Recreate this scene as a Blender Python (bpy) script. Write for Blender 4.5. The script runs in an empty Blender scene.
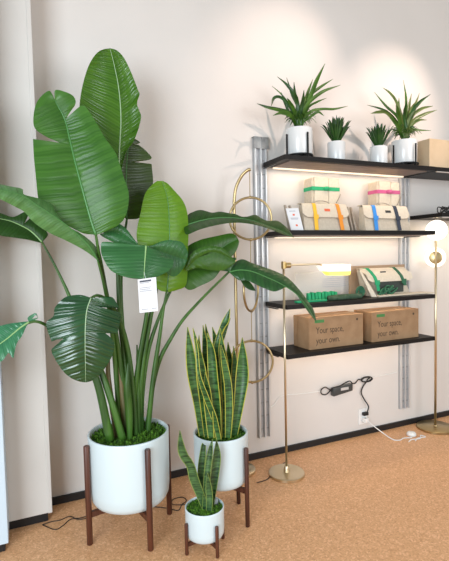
import bpy, bmesh, math, random
from mathutils import Vector, Matrix
random.seed(7)
SC = bpy.context.scene
COL = SC.collection
# ------------------------------------------------------------------ camera
FPX, PITCH, ROLL, YAW, CD, CH = 455.8, 0.0533, -0.0216, 0.419, 2.931, 1.5
XL, XR, SD = 1.609, 2.976, 0.332             # shelf run on the wall, shelf depth
Z1, Z2, Z3, Z4, TH = 2.129, 1.633, 1.133, 0.797, 0.031
Fv = Vector((math.sin(YAW)*math.cos(PITCH), math.cos(YAW)*math.cos(PITCH), -math.sin(PITCH)))
R0 = Vector((math.cos(YAW), -math.sin(YAW), 0)); U0 = R0.cross(Fv)
Rv = math.cos(ROLL)*R0 + math.sin(ROLL)*U0
Uv = -math.sin(ROLL)*R0 + math.cos(ROLL)*U0
CP = Vector((0, -CD, CH))
cam_d = bpy.data.cameras.new('camera'); cam = bpy.data.objects.new('camera', cam_d); COL.objects.link(cam)
M = Matrix((Rv, Uv, -Fv)).transposed().to_4x4(); M.translation = CP
cam.matrix_world = M
cam_d.sensor_fit = 'HORIZONTAL'; cam_d.sensor_width = 36; cam_d.lens = FPX/449*36; cam_d.clip_start = .05
SC.camera = cam
def ray(x, y): return Fv + Rv*((x-224.5)/FPX) - Uv*((y-280.5)/FPX)
def at(x, y, Y): r = ray(x, y); return CP + r*((Y+CD)/r.y)      # measured point on a vertical plane at distance Y from the wall
def atz(x, y, z): r = ray(x, y); return CP + r*((z-CH)/r.z)

# ------------------------------------------------------------------ helpers
def obj(name, bm, mat, parent=None, smooth=False):
    me = bpy.data.meshes.new(name)
    bmesh.ops.recalc_face_normals(bm, faces=bm.faces) if not bm.loops.layers.uv else None
    bm.to_mesh(me); bm.free()
    for m in (mat if isinstance(mat, (list, tuple)) else [mat]): me.materials.append(m)
    if smooth:
        me.polygons.foreach_set('use_smooth', [True]*len(me.polygons))
    o = bpy.data.objects.new(name, me); COL.objects.link(o)
    if parent is not None:
        o.parent = parent; o.matrix_parent_inverse = Matrix.Identity(4)
        w = parent
        off = Vector((0, 0, 0))
        while w is not None: off += w.location; w = w.parent
        o.data.transform(Matrix.Translation(-off))
    return o
def smooth_angle(o, a=40):
    me = o.data
    me.polygons.foreach_set('use_smooth', [True]*len(me.polygons))
    try: me.set_sharp_from_angle(angle=math.radians(a))
    except Exception: pass
    return o
def thing(name, label, cat, loc, group=None):
    o = bpy.data.objects.new(name, None); COL.objects.link(o); o.location = loc
    o.empty_display_size = .05
    o['label'] = label; o['category'] = cat
    if group: o['group'] = group
    return o
def tag(o, label, cat, group=None):
    o['label'] = label; o['category'] = cat
    if group: o['group'] = group
    return o
def struct(name, bm, m, smooth=False):
    o = obj(name, bm, m, None, smooth); o['kind'] = 'structure'; return o
def B(): return bmesh.new()
def box(bm, a, b, mi=0, bev=0):
    a = Vector(a); b = Vector(b)
    r = bmesh.ops.create_cube(bm, size=1)
    vs = r['verts']
    for v in vs:
        v.co = Vector([(a[i]+b[i])/2 + v.co[i]*(b[i]-a[i]) for i in range(3)])
    fs = list({f for v in vs for f in v.link_faces})
    for f in fs: f.material_index = mi
    if bev:
        es = list({e for v in vs for e in v.link_edges})
        bmesh.ops.bevel(bm, geom=es, offset=bev, segments=2, affect='EDGES', profile=.6)
    return bm
def hexa(bm, p, mi=0, bev=0):
    """8 points: bottom 4 (ccw) then top 4"""
    vs = [bm.verts.new(q) for q in p]
    for f in ((3,2,1,0),(4,5,6,7),(0,1,5,4),(1,2,6,5),(2,3,7,6),(3,0,4,7)):
        fa = bm.faces.new([vs[i] for i in f]); fa.material_index = mi
    if bev:
        es = list({e for v in vs for e in v.link_edges})
        bmesh.ops.bevel(bm, geom=es, offset=bev, segments=2, affect='EDGES', profile=.6)
    return bm
def lathe(bm, c, prof, n=48, mi=0, axis=None):
    """prof: (r, z) list, around vertical axis at c"""
    c = Vector(c); rings = []
    for r, z in prof:
        if r < 1e-6: rings.append([bm.verts.new(c+Vector((0, 0, z)))])
        else: rings.append([bm.verts.new(c+Vector((r*math.cos(2*math.pi*i/n), r*math.sin(2*math.pi*i/n), z))) for i in range(n)])
    for a, b in zip(rings, rings[1:]):
        for i in range(n):
            j = (i+1) % n
            if len(a) == 1 and len(b) == 1: continue
            if len(a) == 1: f = bm.faces.new((a[0], b[j], b[i]))
            elif len(b) == 1: f = bm.faces.new((a[i], a[j], b[0]))
            else: f = bm.faces.new((a[i], a[j], b[j], b[i]))
            f.material_index = mi
    return bm
def crom(pts, n):
    """Catmull-Rom resample of a list of Vectors (any dimension) to n points"""
    P = [Vector(p) for p in pts]
    if len(P) == 2: return [P[0].lerp(P[1], i/(n-1)) for i in range(n)]
    P = [2*P[0]-P[1]] + P + [2*P[-1]-P[-2]]
    m = len(P)-3; out = []
    for i in range(n):
        s = i/(n-1)*m; k = min(int(s), m-1); t = s-k
        a, b, c, d = P[k:k+4]
        out.append(.5*((2*b) + (c-a)*t + (2*a-5*b+4*c-d)*t*t + (3*b-a-3*c+d)*t*t*t))
    return out
def tube(bm, pts, rad, n=10, samples=None, mi=0, closed=False, flat=1.0):
    if samples: 
        R = rad if isinstance(rad, (list, tuple)) else [rad]*len(pts)
        rr = crom([(r, 0, 0) for r in R], samples) if len(R) > 1 else None
        pts = crom(pts, samples); rad = [max(1e-4, r[0]) for r in rr]
    elif not isinstance(rad, (list, tuple)): rad = [rad]*len(pts)
    pts = [Vector(p) for p in pts]; N = len(pts); rings = []; nor = None
    for i, p in enumerate(pts):
        if closed: t = pts[(i+1) % N]-pts[i-1]
        else: t = pts[min(i+1, N-1)]-pts[max(i-1, 0)]
        if t.length < 1e-9: t = Vector((0, 0, 1))
        t.normalize()
        if nor is None:
            ref = Vector((0, 0, 1)) if abs(t.z) < .9 else Vector((1, 0, 0))
            nor = (ref - t*ref.dot(t)).normalized()
        else:
            nor = (nor - t*nor.dot(t)).normalized()
        bi = t.cross(nor)
        rings.append([bm.verts.new(p + (nor*math.cos(2*math.pi*k/n)*flat + bi*math.sin(2*math.pi*k/n))*rad[i]) for k in range(n)])
    rng = range(N) if closed else range(N-1)
    for i in rng:
        a = rings[i]; b = rings[(i+1) % N]
        for k in range(n):
            f = bm.faces.new((a[k], a[(k+1) % n], b[(k+1) % n], b[k])); f.material_index = mi
    if not closed:
        for r in (rings[0][::-1], rings[-1]):
            f = bm.faces.new(r); f.material_index = mi
    return bm
def sphere(bm, c, r, seg=32, sz=1):
    m = Matrix.Translation(Vector(c)) @ Matrix.Diagonal((1, 1, sz, 1))
    bmesh.ops.create_uvsphere(bm, u_segments=seg, v_segments=seg//2, radius=r, matrix=m)
    return bm
def solid(o, t):
    m = o.modifiers.new('thickness', 'SOLIDIFY'); m.thickness = t; m.offset = 0
    e = o.modifiers.new('sharp_rim', 'EDGE_SPLIT'); e.split_angle = math.radians(50)
    return o

# ------------------------------------------------------------------ materials
def mat(name, col, rough=.5, metal=0, spec=.5, emit=None, es=0, trans=0, alpha=1, coat=0):
    m = bpy.data.materials.new(name); m.use_nodes = True
    b = m.node_tree.nodes['Principled BSDF']
    b.inputs['Base Color'].default_value = (*col, 1); b.inputs['Roughness'].default_value = rough
    b.inputs['Metallic'].default_value = metal; b.inputs['Specular IOR Level'].default_value = spec
    b.inputs['Transmission Weight'].default_value = trans; b.inputs['Alpha'].default_value = alpha
    b.inputs['Coat Weight'].default_value = coat
    if emit: b.inputs['Emission Color'].default_value = (*emit, 1); b.inputs['Emission Strength'].default_value = es
    return m
def nn(m, t, **k):
    n = m.node_tree.nodes.new(t)
    for a, v in k.items(): setattr(n, a, v)
    return n
def lk(m, a, b): m.node_tree.links.new(a, b)
def noise_mat(name, c1, c2, scale, rough=.6, bump=0, bscale=None, coords='Object', detail=4, stretch=(1, 1, 1), ramp=(.35, .65), **kw):
    m = mat(name, c1, rough, **kw); b = m.node_tree.nodes['Principled BSDF']
    tc = nn(m, 'ShaderNodeTexCoord'); mp = nn(m, 'ShaderNodeMapping'); mp.inputs['Scale'].default_value = stretch
    lk(m, tc.outputs[coords], mp.inputs['Vector'])
    nz = nn(m, 'ShaderNodeTexNoise'); nz.inputs['Scale'].default_value = scale; nz.inputs['Detail'].default_value = detail
    lk(m, mp.outputs[0], nz.inputs['Vector'])
    cr = nn(m, 'ShaderNodeValToRGB'); cr.color_ramp.elements[0].position = ramp[0]; cr.color_ramp.elements[1].position = ramp[1]
    cr.color_ramp.elements[0].color = (*c1, 1); cr.color_ramp.elements[1].color = (*c2, 1)
    lk(m, nz.outputs['Fac'], cr.inputs['Fac']); lk(m, cr.outputs['Color'], b.inputs['Base Color'])
    if bump:
        n2 = nn(m, 'ShaderNodeTexNoise'); n2.inputs['Scale'].default_value = bscale or scale*3; n2.inputs['Detail'].default_value = 3
        lk(m, mp.outputs[0], n2.inputs['Vector'])
        bp = nn(m, 'ShaderNodeBump'); bp.inputs['Strength'].default_value = bump; bp.inputs['Distance'].default_value = .01
        lk(m, n2.outputs['Fac'], bp.inputs['Height']); lk(m, bp.outputs['Normal'], b.inputs['Normal'])
    return m
WALL = noise_mat('wall_paint', (.68, .64, .60), (.72, .68, .64), 1.3, .75, .12, 160)
PANEL = noise_mat('pillar_paint', (.58, .55, .51), (.62, .59, .55), 2, .7, .1, 160)
DAYLITP = mat('daylight_tinted_panel', (.55, .66, .74), .5)  # white panel, the blue of the window daylight put into its colour
BLACKB = mat('black_baseboard', (.008, .008, .009), .5)
def cork():
    m = mat('cork_floor', (.5, .28, .14), .42, spec=.4); b = m.node_tree.nodes['Principled BSDF']
    tc = nn(m, 'ShaderNodeTexCoord')
    v = nn(m, 'ShaderNodeTexVoronoi'); v.inputs['Scale'].default_value = 110; lk(m, tc.outputs['Object'], v.inputs['Vector'])
    cr = nn(m, 'ShaderNodeValToRGB'); e = cr.color_ramp.elements
    sep = nn(m, 'ShaderNodeSeparateColor'); lk(m, v.outputs['Color'], sep.inputs[0])
    e[0].position = 0; e[0].color = (.62, .315, .145, 1); e[1].position = 1; e[1].color = (.90, .55, .31, 1)
    x = e.new(.12); x.color = (.70, .375, .185, 1); x = e.new(.75); x.color = (.78, .44, .225, 1)
    lk(m, sep.outputs[0], cr.inputs['Fac'])
    nz = nn(m, 'ShaderNodeTexNoise'); nz.inputs['Scale'].default_value = 130; nz.inputs['Detail'].default_value = 3
    lk(m, tc.outputs['Object'], nz.inputs['Vector'])
    c2 = nn(m, 'ShaderNodeValToRGB'); c2.color_ramp.elements[0].position = .3; c2.color_ramp.elements[0].color = (.7, .66, .6, 1)
    c2.color_ramp.elements[1].position = .62; c2.color_ramp.elements[1].color = (1.05, 1.05, 1.05, 1)
    lk(m, nz.outputs['Fac'], c2.inputs['Fac'])
    mx = nn(m, 'ShaderNodeMix', data_type='RGBA', blend_type='MULTIPLY'); mx.inputs[0].default_value = .6
    lk(m, cr.outputs[0], mx.inputs[6]); lk(m, c2.outputs[0], mx.inputs[7]); lk(m, mx.outputs[2], b.inputs['Base Color'])
    return m
CORK = cork()
POT = mat('white_ceramic', (.64, .75, .78), .30, spec=.5)
POTW = mat('white_glazed_ceramic', (.72, .74, .74), .22, spec=.6)
WALNUT = noise_mat('walnut_wood', (.045, .013, .007), (.115, .034, .016), 30, .42, .1, 60, stretch=(1, 1, .08))
BLKMETAL = mat('black_metal', (.012, .012, .013), .35, .6)
SHELFM = noise_mat('dark_shelf_board', (.006, .005, .005), (.012, .010, .009), 20, .5, 0, stretch=(.1, 1, 1), spec=.25)
SHELFU = noise_mat('brown_underside', (.17, .12, .10), (.22, .16, .13), 20, .5, 0, stretch=(.1, 1, 1))
BRASS = mat('satin_brass', (.46, .35, .18), .32, 1)
BRASSL = noise_mat('pale_brushed_brass', (.66, .55, .36), (.72, .62, .44), 8, .3, 0, metal=1)
ALU = noise_mat('brushed_aluminium', (.60, .61, .62), (.70, .71, .71), 6, .28, 0, metal=.35)
ALUD = noise_mat('dull_aluminium', (.22, .22, .22), (.38, .38, .37), 20, .35, 0, metal=.6)
ALUM = mat('mid_grey_channel', (.40, .40, .41), .4, .3)
KRAFT = noise_mat('kraft_cardboard', (.30, .178, .09), (.36, .222, .118), 12, .75, .05, 80)
KRAFTL = mat('light_kraft_board', (.40, .27, .17), .75)
PLYB = noise_mat('pale_plywood', (.58, .44, .28), (.64, .49, .32), 10, .6)
INK = mat('dark_ink', (.075, .045, .025), .7)
GREENL = mat('green_label', (.06, .22, .06), .6)
CANVAS = noise_mat('cream_canvas', (.56, .48, .37), (.62, .54, .43), 60, .85, .25, 400)
CANVASL = noise_mat('pale_canvas', (.66, .58, .46), (.71, .63, .51), 60, .85, .2, 400)
TAUPE = noise_mat('taupe_canvas_edge', (.34, .28, .22), (.44, .37, .30), 60, .85, .2, 300)
YEL = mat('yellow_webbing', (.90, .52, .04), .7); ORG = mat('orange_webbing', (.85, .30, .03), .7)
BLU = mat('blue_webbing', (.04, .27, .72), .7); NAVY = mat('slate_webbing', (.035, .045, .07), .7)
GRN = mat('green_webbing', (.015, .36, .15), .7); DGRN = mat('dark_green_webbing', (.03, .14, .07), .7)
PNK = mat('pink_webbing', (.55, .10, .25), .7); REDL = mat('orange_red_label', (.75, .14, .06), .6)
WHITE = mat('white_plastic', (.82, .82, .80), .4); PAPER = mat('white_paper', (.76, .78, .80), .6)
GREYINK = mat('grey_ink', (.08, .09, .12), .7); PALEINK = mat('pale_grey_ink', (.30, .32, .38), .7)
RUBBER = mat('black_rubber', (.012, .012, .012), .5); GREYRUB = mat('charcoal_plastic', (.05, .055, .055), .35)
ACRYL = mat('clear_acrylic', (.95, .97, .97), .03, alpha=.10, spec=.8)
GLOBE = mat('lit_opal_globe', (1, .97, .92), .3, emit=(1, .93, .80), es=.95)
SHLIT = mat('lit_opal_diffuser', (1, .95, .85), .4, emit=(1, .93, .8), es=.5)
SHYEL = mat('lit_amber_edge', (1, .85, .25), .4, emit=(1, .80, .06), es=1.0)
LED = mat('led_strip_lens', (1, .93, .8), .5, emit=(1, .80, .58), es=.5)

def leaf_mat(name, c_dark, c_light, rough=.38, veins=46, trans=.25, tcol=None, bump=.35, spec=.5):
    m = mat(name, c_light, rough, spec=spec); nt = m.node_tree; b = nt.nodes['Principled BSDF']
    uv = nn(m, 'ShaderNodeUVMap'); sep = nn(m, 'ShaderNodeSeparateXYZ'); lk(m, uv.outputs[0], sep.inputs[0])
    nz = nn(m, 'ShaderNodeTexNoise'); nz.inputs['Scale'].default_value = 3; nz.inputs['Detail'].default_value = 2
    lk(m, uv.outputs[0], nz.inputs['Vector'])
    a = nn(m, 'ShaderNodeMath', operation='MULTIPLY_ADD'); lk(m, nz.outputs['Fac'], a.inputs[0]); a.inputs[1].default_value = .035
    lk(m, sep.outputs[1], a.inputs[2])
    mu = nn(m, 'ShaderNodeMath', operation='MULTIPLY'); lk(m, a.outputs[0], mu.inputs[0]); mu.inputs[1].default_value = veins*2*math.pi
    sn = nn(m, 'ShaderNodeMath', operation='SINE'); lk(m, mu.outputs[0], sn.inputs[0])
    mu2 = nn(m, 'ShaderNodeMath', operation='MULTIPLY'); lk(m, a.outputs[0], mu2.inputs[0]); mu2.inputs[1].default_value = veins*.37*2*math.pi
    sn2 = nn(m, 'ShaderNodeMath', operation='SINE'); lk(m, mu2.outputs[0], sn2.inputs[0])
    ad = nn(m, 'ShaderNodeMath', operation='ADD'); lk(m, sn.outputs[0], ad.inputs[0]); lk(m, sn2.outputs[0], ad.inputs[1])
    mr = nn(m, 'ShaderNodeMapRange'); mr.inputs[1].default_value = -2; mr.inputs[2].default_value = 2; lk(m, ad.outputs[0], mr.inputs[0])
    n3 = nn(m, 'ShaderNodeTexNoise'); n3.inputs['Scale'].default_value = 2.2; lk(m, uv.outputs[0], n3.inputs['Vector'])
    mm = nn(m, 'ShaderNodeMath', operation='MULTIPLY_ADD'); lk(m, mr.outputs[0], mm.inputs[0]); mm.inputs[1].default_value = .45
    sb = nn(m, 'ShaderNodeMath', operation='MULTIPLY_ADD'); lk(m, n3.outputs['Fac'], sb.inputs[0]); sb.inputs[1].default_value = 1.1; sb.inputs[2].default_value = -.27
    lk(m, sb.outputs[0], mm.inputs[2])
    cr = nn(m, 'ShaderNodeValToRGB'); cr.color_ramp.elements[0].color = (*c_dark, 1); cr.color_ramp.elements[1].color = (*c_light, 1)
    lk(m, mm.outputs[0], cr.inputs['Fac']); lk(m, cr.outputs[0], b.inputs['Base Color'])
    bp = nn(m, 'ShaderNodeBump'); bp.inputs['Strength'].default_value = bump; bp.inputs['Distance'].default_value = .004
    lk(m, mr.outputs[0], bp.inputs['Height']); lk(m, bp.outputs[0], b.inputs['Normal'])
    tr = nn(m, 'ShaderNodeBsdfTranslucent'); tr.inputs[0].default_value = (*(tcol or [min(1, c*1.6) for c in c_light]), 1)
    ms = nn(m, 'ShaderNodeMixShader'); ms.inputs[0].default_value = trans
    out = nt.nodes['Material Output']
    lk(m, b.outputs[0], ms.inputs[1]); lk(m, tr.outputs[0], ms.inputs[2]); lk(m, ms.outputs[0], out.inputs['Surface'])
    return m
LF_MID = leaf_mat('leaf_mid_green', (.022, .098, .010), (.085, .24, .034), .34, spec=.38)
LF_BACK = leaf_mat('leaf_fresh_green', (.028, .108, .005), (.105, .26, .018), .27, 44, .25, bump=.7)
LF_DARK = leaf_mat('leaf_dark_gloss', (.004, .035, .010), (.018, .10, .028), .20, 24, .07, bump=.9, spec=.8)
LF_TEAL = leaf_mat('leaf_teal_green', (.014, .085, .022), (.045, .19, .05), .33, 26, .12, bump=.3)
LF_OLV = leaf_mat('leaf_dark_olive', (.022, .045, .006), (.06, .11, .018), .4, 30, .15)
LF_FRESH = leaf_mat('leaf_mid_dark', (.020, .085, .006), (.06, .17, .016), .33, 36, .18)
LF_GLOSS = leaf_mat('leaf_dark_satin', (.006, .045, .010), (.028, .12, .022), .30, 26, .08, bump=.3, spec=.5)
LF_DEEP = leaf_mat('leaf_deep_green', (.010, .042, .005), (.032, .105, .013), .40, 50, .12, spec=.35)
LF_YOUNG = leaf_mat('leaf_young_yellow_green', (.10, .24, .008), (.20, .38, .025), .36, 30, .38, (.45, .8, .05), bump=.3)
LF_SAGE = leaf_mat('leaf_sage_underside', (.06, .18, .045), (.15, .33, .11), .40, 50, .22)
LF_REFL = leaf_mat('leaf_reflected_blue', (.015, .13, .055), (.07, .29, .13), .27, 34, .15, bump=.4, spec=.7)  # bluish reflection of the window mixed into the leaf colour
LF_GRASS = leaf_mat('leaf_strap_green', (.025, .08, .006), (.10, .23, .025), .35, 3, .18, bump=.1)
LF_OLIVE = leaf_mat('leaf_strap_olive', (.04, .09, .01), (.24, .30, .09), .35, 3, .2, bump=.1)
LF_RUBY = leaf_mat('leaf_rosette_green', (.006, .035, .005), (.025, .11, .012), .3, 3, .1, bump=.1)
RIB = mat('pale_leaf_rib', (.30, .50, .20), .35); RIBD = mat('green_leaf_rib', (.07, .22, .06), .35)
RIBW = mat('white_leaf_rib', (.36, .52, .30), .3)
STEM = noise_mat('green_stem', (.018, .065, .006), (.055, .15, .016), 18, .45, .1, 60, stretch=(1, 1, .2))
STEMB = noise_mat('brown_green_sheath', (.06, .09, .02), (.20, .13, .05), 18, .5, .1, 60, stretch=(1, 1, .15))
def snake_mat(name='snake_leaf', margin=(.62, .62, .10), dark=(.012, .06, .014), light=(.09, .22, .06)):
    m = mat(name, light, .36); b = m.node_tree.nodes['Principled BSDF']
    uv = nn(m, 'ShaderNodeUVMap'); sep = nn(m, 'ShaderNodeSeparateXYZ'); lk(m, uv.outputs[0], sep.inputs[0])
    tc = nn(m, 'ShaderNodeTexCoord'); mp = nn(m, 'ShaderNodeMapping'); mp.inputs['Scale'].default_value = (9, 9, 75)
    lk(m, tc.outputs['Object'], mp.inputs[0])
    nz = nn(m, 'ShaderNodeTexNoise'); nz.inputs['Scale'].default_value = 1; nz.inputs['Detail'].default_value = 3; nz.inputs['Distortion'].default_value = 1.2
    lk(m, mp.outputs[0], nz.inputs['Vector'])
    cr = nn(m, 'ShaderNodeValToRGB'); cr.color_ramp.elements[0].position = .40; cr.color_ramp.elements[1].position = .60
    cr.color_ramp.elements[0].color = (*dark, 1); cr.color_ramp.elements[1].color = (*light, 1)
    lk(m, nz.outputs['Fac'], cr.inputs['Fac'])
    ab = nn(m, 'ShaderNodeMath', operation='SUBTRACT'); lk(m, sep.outputs[0], ab.inputs[0]); ab.inputs[1].default_value = .5
    a2 = nn(m, 'ShaderNodeMath', operation='ABSOLUTE'); lk(m, ab.outputs[0], a2.inputs[0])
    gt = nn(m, 'ShaderNodeMath', operation='GREATER_THAN'); lk(m, a2.outputs[0], gt.inputs[0]); gt.inputs[1].default_value = .44
    mx = nn(m, 'ShaderNodeMix', data_type='RGBA'); lk(m, gt.outputs[0], mx.inputs[0]); lk(m, cr.outputs[0], mx.inputs[6]); mx.inputs[7].default_value = (*margin, 1)
    lk(m, mx.outputs[2], b.inputs['Base Color'])
    return m
SNAKE = snake_mat(margin=(.50, .48, .07), dark=(.008, .045, .010), light=(.06, .17, .04)); SNAKE2 = snake_mat('small_snake_leaf', (.20, .28, .06), (.008, .035, .012), (.07, .16, .05))
MOSS = noise_mat('green_moss', (.015, .06, .004), (.12, .30, .015), 60, .8)

# ------------------------------------------------------------------ the setting
bm = B(); box(bm, (-1.6, 0, 0), (6.5, .12, 4.4)); struct('wall_back', bm, WALL)
bm = B(); box(bm, (-1.6, -5.5, -.1), (6.5, .12, 0)); struct('floor', bm, CORK)
bm = B(); box(bm, (.095, -.016, 0), (6.5, -.0005, .045)); struct('baseboard_back', bm, BLACKB)
bm = B(); box(bm, (-1.2, -.20, .058), (.100, -.0005, 4.4), bev=.004)
box(bm, (.083, -.206, .058), (.106, -.19, 4.4), bev=.003)
struct('trim_1', bm, PANEL)
bm = B(); box(bm, (-1.2, -.175, 0), (.083, -.0005, .0575)); struct('baseboard_left', bm, BLACKB)
bm = B(); box(bm, (-1.2, -.385, .045), (-.118, -.2065, 4.4), bev=.004); struct('trim_2', bm, DAYLITP)
bm = B(); box(bm, (-1.2, -.37, 0), (-.135, -.2065, .0445)); struct('baseboard_left_front', bm, BLACKB)

# ------------------------------------------------------------------ planters
ANG = math.radians(-26)
def rot2(x, y, a=ANG): return (x*math.cos(a)-y*math.sin(a), x*math.sin(a)+y*math.cos(a))
def pot_profile(R, z0, z1, wall, soil):
    return [(0, z0), (R*.80, z0), (R*.90, z0+.012*R/.2), (R*.965, z0+.035*R/.2), (R*.985, z0+.08*R/.2), (R, z1-.01), (R, z1-.003), (R-.003, z1),
            (R-wall+.003, z1), (R-wall, z1-.003), (R-wall, soil-.03), (0, soil-.03)]
def moss(name, c, R, z, parent, n, h=.014, seed=1):
    rnd = random.Random(seed); b = B()
    lathe(b, (c[0], c[1], z), [(R, -.03), (R, -.006), (R*.8, .002), (R*.4, .006), (0, .008)], 40)
    for i in range(n):
        r = R*math.sqrt(rnd.random())*.98; a = rnd.random()*6.283
        p = Vector((c[0]+r*math.cos(a), c[1]+r*math.sin(a), z+.004*(1-r/R)))
        d = Vector((rnd.uniform(-1, 1), rnd.uniform(-1, 1), rnd.uniform(.15, 1.2))).normalized()*h*rnd.uniform(.6, 1.6)
        if (p+d-Vector((c[0], c[1], 0))).to_2d().length > R: d.x *= -1; d.y *= -1
        s = d.cross(Vector((rnd.uniform(-1, 1), rnd.uniform(-1, 1), .3))).normalized()*h*.22
        v = [b.verts.new(p-s), b.verts.new(p+s), b.verts.new(p+d*.6+s*1.2), b.verts.new(p+d), b.verts.new(p+d*.6-s*1.2)]
        b.faces.new(v)
    o = obj(name, b, MOSS, parent); o['kind'] = 'stuff'
    return o
def wood_stand(c, legr, top, zc, thick, label, ang=ANG, beam=.03):
    t = thing('plant_stand', label, 'plant stand', (c[0], c[1], 0), 'walnut plant stands')
    for sx, sy in ((-1, -1), (1, -1), (1, 1), (-1, 1)):
        x, y = rot2(sx*legr/math.sqrt(2), sy*legr/math.sqrt(2), ang)
        b = B(); r = thick/2
        lathe(b, (c[0]+x, c[1]+y, 0), [(0, .0005), (r*.85, .0005), (r, .004), (r, top-.004), (r*.85, top), (0, top)], 20)
        smooth_angle(obj('leg', b, WALNUT, t))
    for k in (0, 1):
        x, y = rot2(legr/math.sqrt(2)-.001, (1 if k else -1)*(legr/math.sqrt(2)-.001), ang)
        d = Vector((x, y, 0)).normalized(); s = Vector((-d.y, d.x, 0))*thick*.32
        L = legr-thick*.45; o = Vector((c[0], c[1], zc-beam - (.0006 if k else 0)))
        b = B()
        hexa(b, [o-d*L-s, o+d*L-s, o+d*L+s, o-d*L+s] + [q+Vector((0, 0, beam-.001)) for q in (o-d*L-s, o+d*L-s, o+d*L+s, o-d*L+s)])
        obj('cross_beam', b, WALNUT, t)
    return t
def make_pot(parent, c, R, z0, z1, wall, soil, m=POT):
    b = B(); lathe(b, (c[0], c[1], 0), pot_profile(R, z0, z1, wall, soil), 64)
    return smooth_angle(obj('pot', b, m, parent), 50)

BC = (.500, -.475); BR = .212
MC = (1.00, -.590); MR = .158
SCn = (.816, -.785); SR = .100
def zat(x, y, c): 
    r = ray(x, y); t = (c[1]+CD)/r.y; return (CP+r*t).z

# ---- foliage builders
def leaf_half(b, uvl, midp, outp, notch, bow, dy, side, K=7, shift=.28, Y0=0):
    """midp: dense list of (x,y,Y); outp: outline control pts (x,y[,'n'])"""
    # a slit is written as two 'n' points: outer end, inner end
    N = len(midp)
    tot = sum((Vector(midp[i+1][:2])-Vector(midp[i][:2])).length for i in range(N-1))
    def near(p):
        best = min(range(N), key=lambda i: (midp[i][0]-p[0])**2+(midp[i][1]-p[1])**2)
        return best/(N-1), math.hypot(midp[best][0]-p[0], midp[best][1]-p[1])
    segs = [[]]; lim = [0.0]
    k = 0; outp = list(outp)
    while k < len(outp):
        p = outp[k]; segs[-1].append(p[:2])
        if len(p) > 2 and k+1 < len(outp) and len(outp[k+1]) > 2:
            q = outp[k+1]; lim.append(near(q)[0]); segs.append([p[:2], q[:2], 's']); segs.append([q[:2]]); k += 1
        k += 1
    dense = []; ts = []; si = 0; lo = 0.0; total = len(segs)
    for n_, s in enumerate(segs):
        straight = s[-1] == 's'
        if straight:
            s = s[:-1]; lo = lim[(n_+1)//2]
        hi = 1.0 if straight or (n_//2+1) >= len(lim) else lim[n_//2+1]
        v = [Vector((p[0], p[1], 0)) for p in s]
        L = sum((v[i+1]-v[i]).length for i in range(len(v)-1))
        n = max(3, int(L/1.8)) if not straight else max(3, int(L/3))
        q = crom(v, n) if len(v) > 2 else [v[0].lerp(v[1], i/(n-1)) for i in range(n)]
        for i, p in enumerate(q):
            if dense and i == 0: continue
            if straight: t = lo
            else:
                t, d = near(p); t = t-shift*d/tot
                fr = i/(n-1)
                if n_ == 0 and fr < .10: t *= fr/.10
                if n_ == total-1 and fr > .85: t = t+(1-t)*((fr-.85)/.15)
                t = max(lo, min(hi, t))
            dense.append(p); ts.append(t)
    for j in range(1, len(ts)): ts[j] = max(ts[j], ts[j-1])
    mx = max((Vector((p.x, p.y))-Vector(midp[min(N-1, int(ts[j]*(N-1)))][:2])).length for j, p in enumerate(dense)) or 1
    rows = []
    for j, p in enumerate(dense):
        s = ts[j]*(N-1); k = min(int(s), N-2); f = s-k
        mp = Vector(midp[k]).lerp(Vector(midp[k+1]), f)
        d = math.hypot(mp.x-p.x, mp.y-p.y); row = []
        for k in range(K+1):
            u = k/K
            Y = mp.z + dy*(d/mx)*u - bow*(d/mx)*math.sin(math.pi*u) + .0025*math.sin(ts[j]*70)*u
            v = b.verts.new(at(mp.x+(p.x-mp.x)*u, mp.y+(p.y-mp.y)*u, Y)); row.append((v, u, ts[j]))
        rows.append(row)
    for a, c in zip(rows, rows[1:]):
        for k in range(K):
            q = [a[k], a[k+1], c[k+1], c[k]]
            if side < 0: q = q[::-1]
            vs = [x[0] for x in q]
            try: f = b.faces.new(vs)
            except ValueError: continue
            for lp, x in zip(f.loops, q): lp[uvl].uv = (.5+side*.5*x[1], x[2])
def big_leaf(parent, blades, petiole, material, pr=(.006, .009, .013, .016), rib=RIB, ribr=.0045, stemm=STEM, stem_back=0):
    b = B(); uvl = b.loops.layers.uv.new('UVMap'); ribs = []
    for bl in blades:
        mid = crom(bl['mid'], 60)
        for side, key in ((-1, 'left'), (1, 'right')):
            if bl.get(key): leaf_half(b, uvl, [tuple(v) for v in mid], bl[key], None, bl.get('bow', .02), bl.get('dy', (0, 0))[0 if side < 0 else 1], side, shift=bl.get('shift', .28))
        if bl.get('rib', True): ribs.append(bl['mid'])
    bmesh.ops.remove_doubles(b, verts=b.verts, dist=.0002)
    lf = obj('leaf', b, material, parent, smooth=True); solid(lf, .0016)
    if ribs:
        b = B()
        for r in ribs:
            P = [at(*p)-Fv*.0015 for p in r]
            n = len(P); tube(b, P, [ribr*(1-.8*i/(n-1)) for i in range(n)], 8, 40)
        obj('midrib', b, rib, lf, smooth=True)
    if petiole:
        P = [at(*p) for p in petiole]; n = len(P)
        rr = crom([(x, 0, 0) for x in pr], n)
        b = B(); tube(b, P, [r[0] for r in rr], 12, 48)
        obj('petiole', b, stemm, lf, smooth=True)
    return lf

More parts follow.
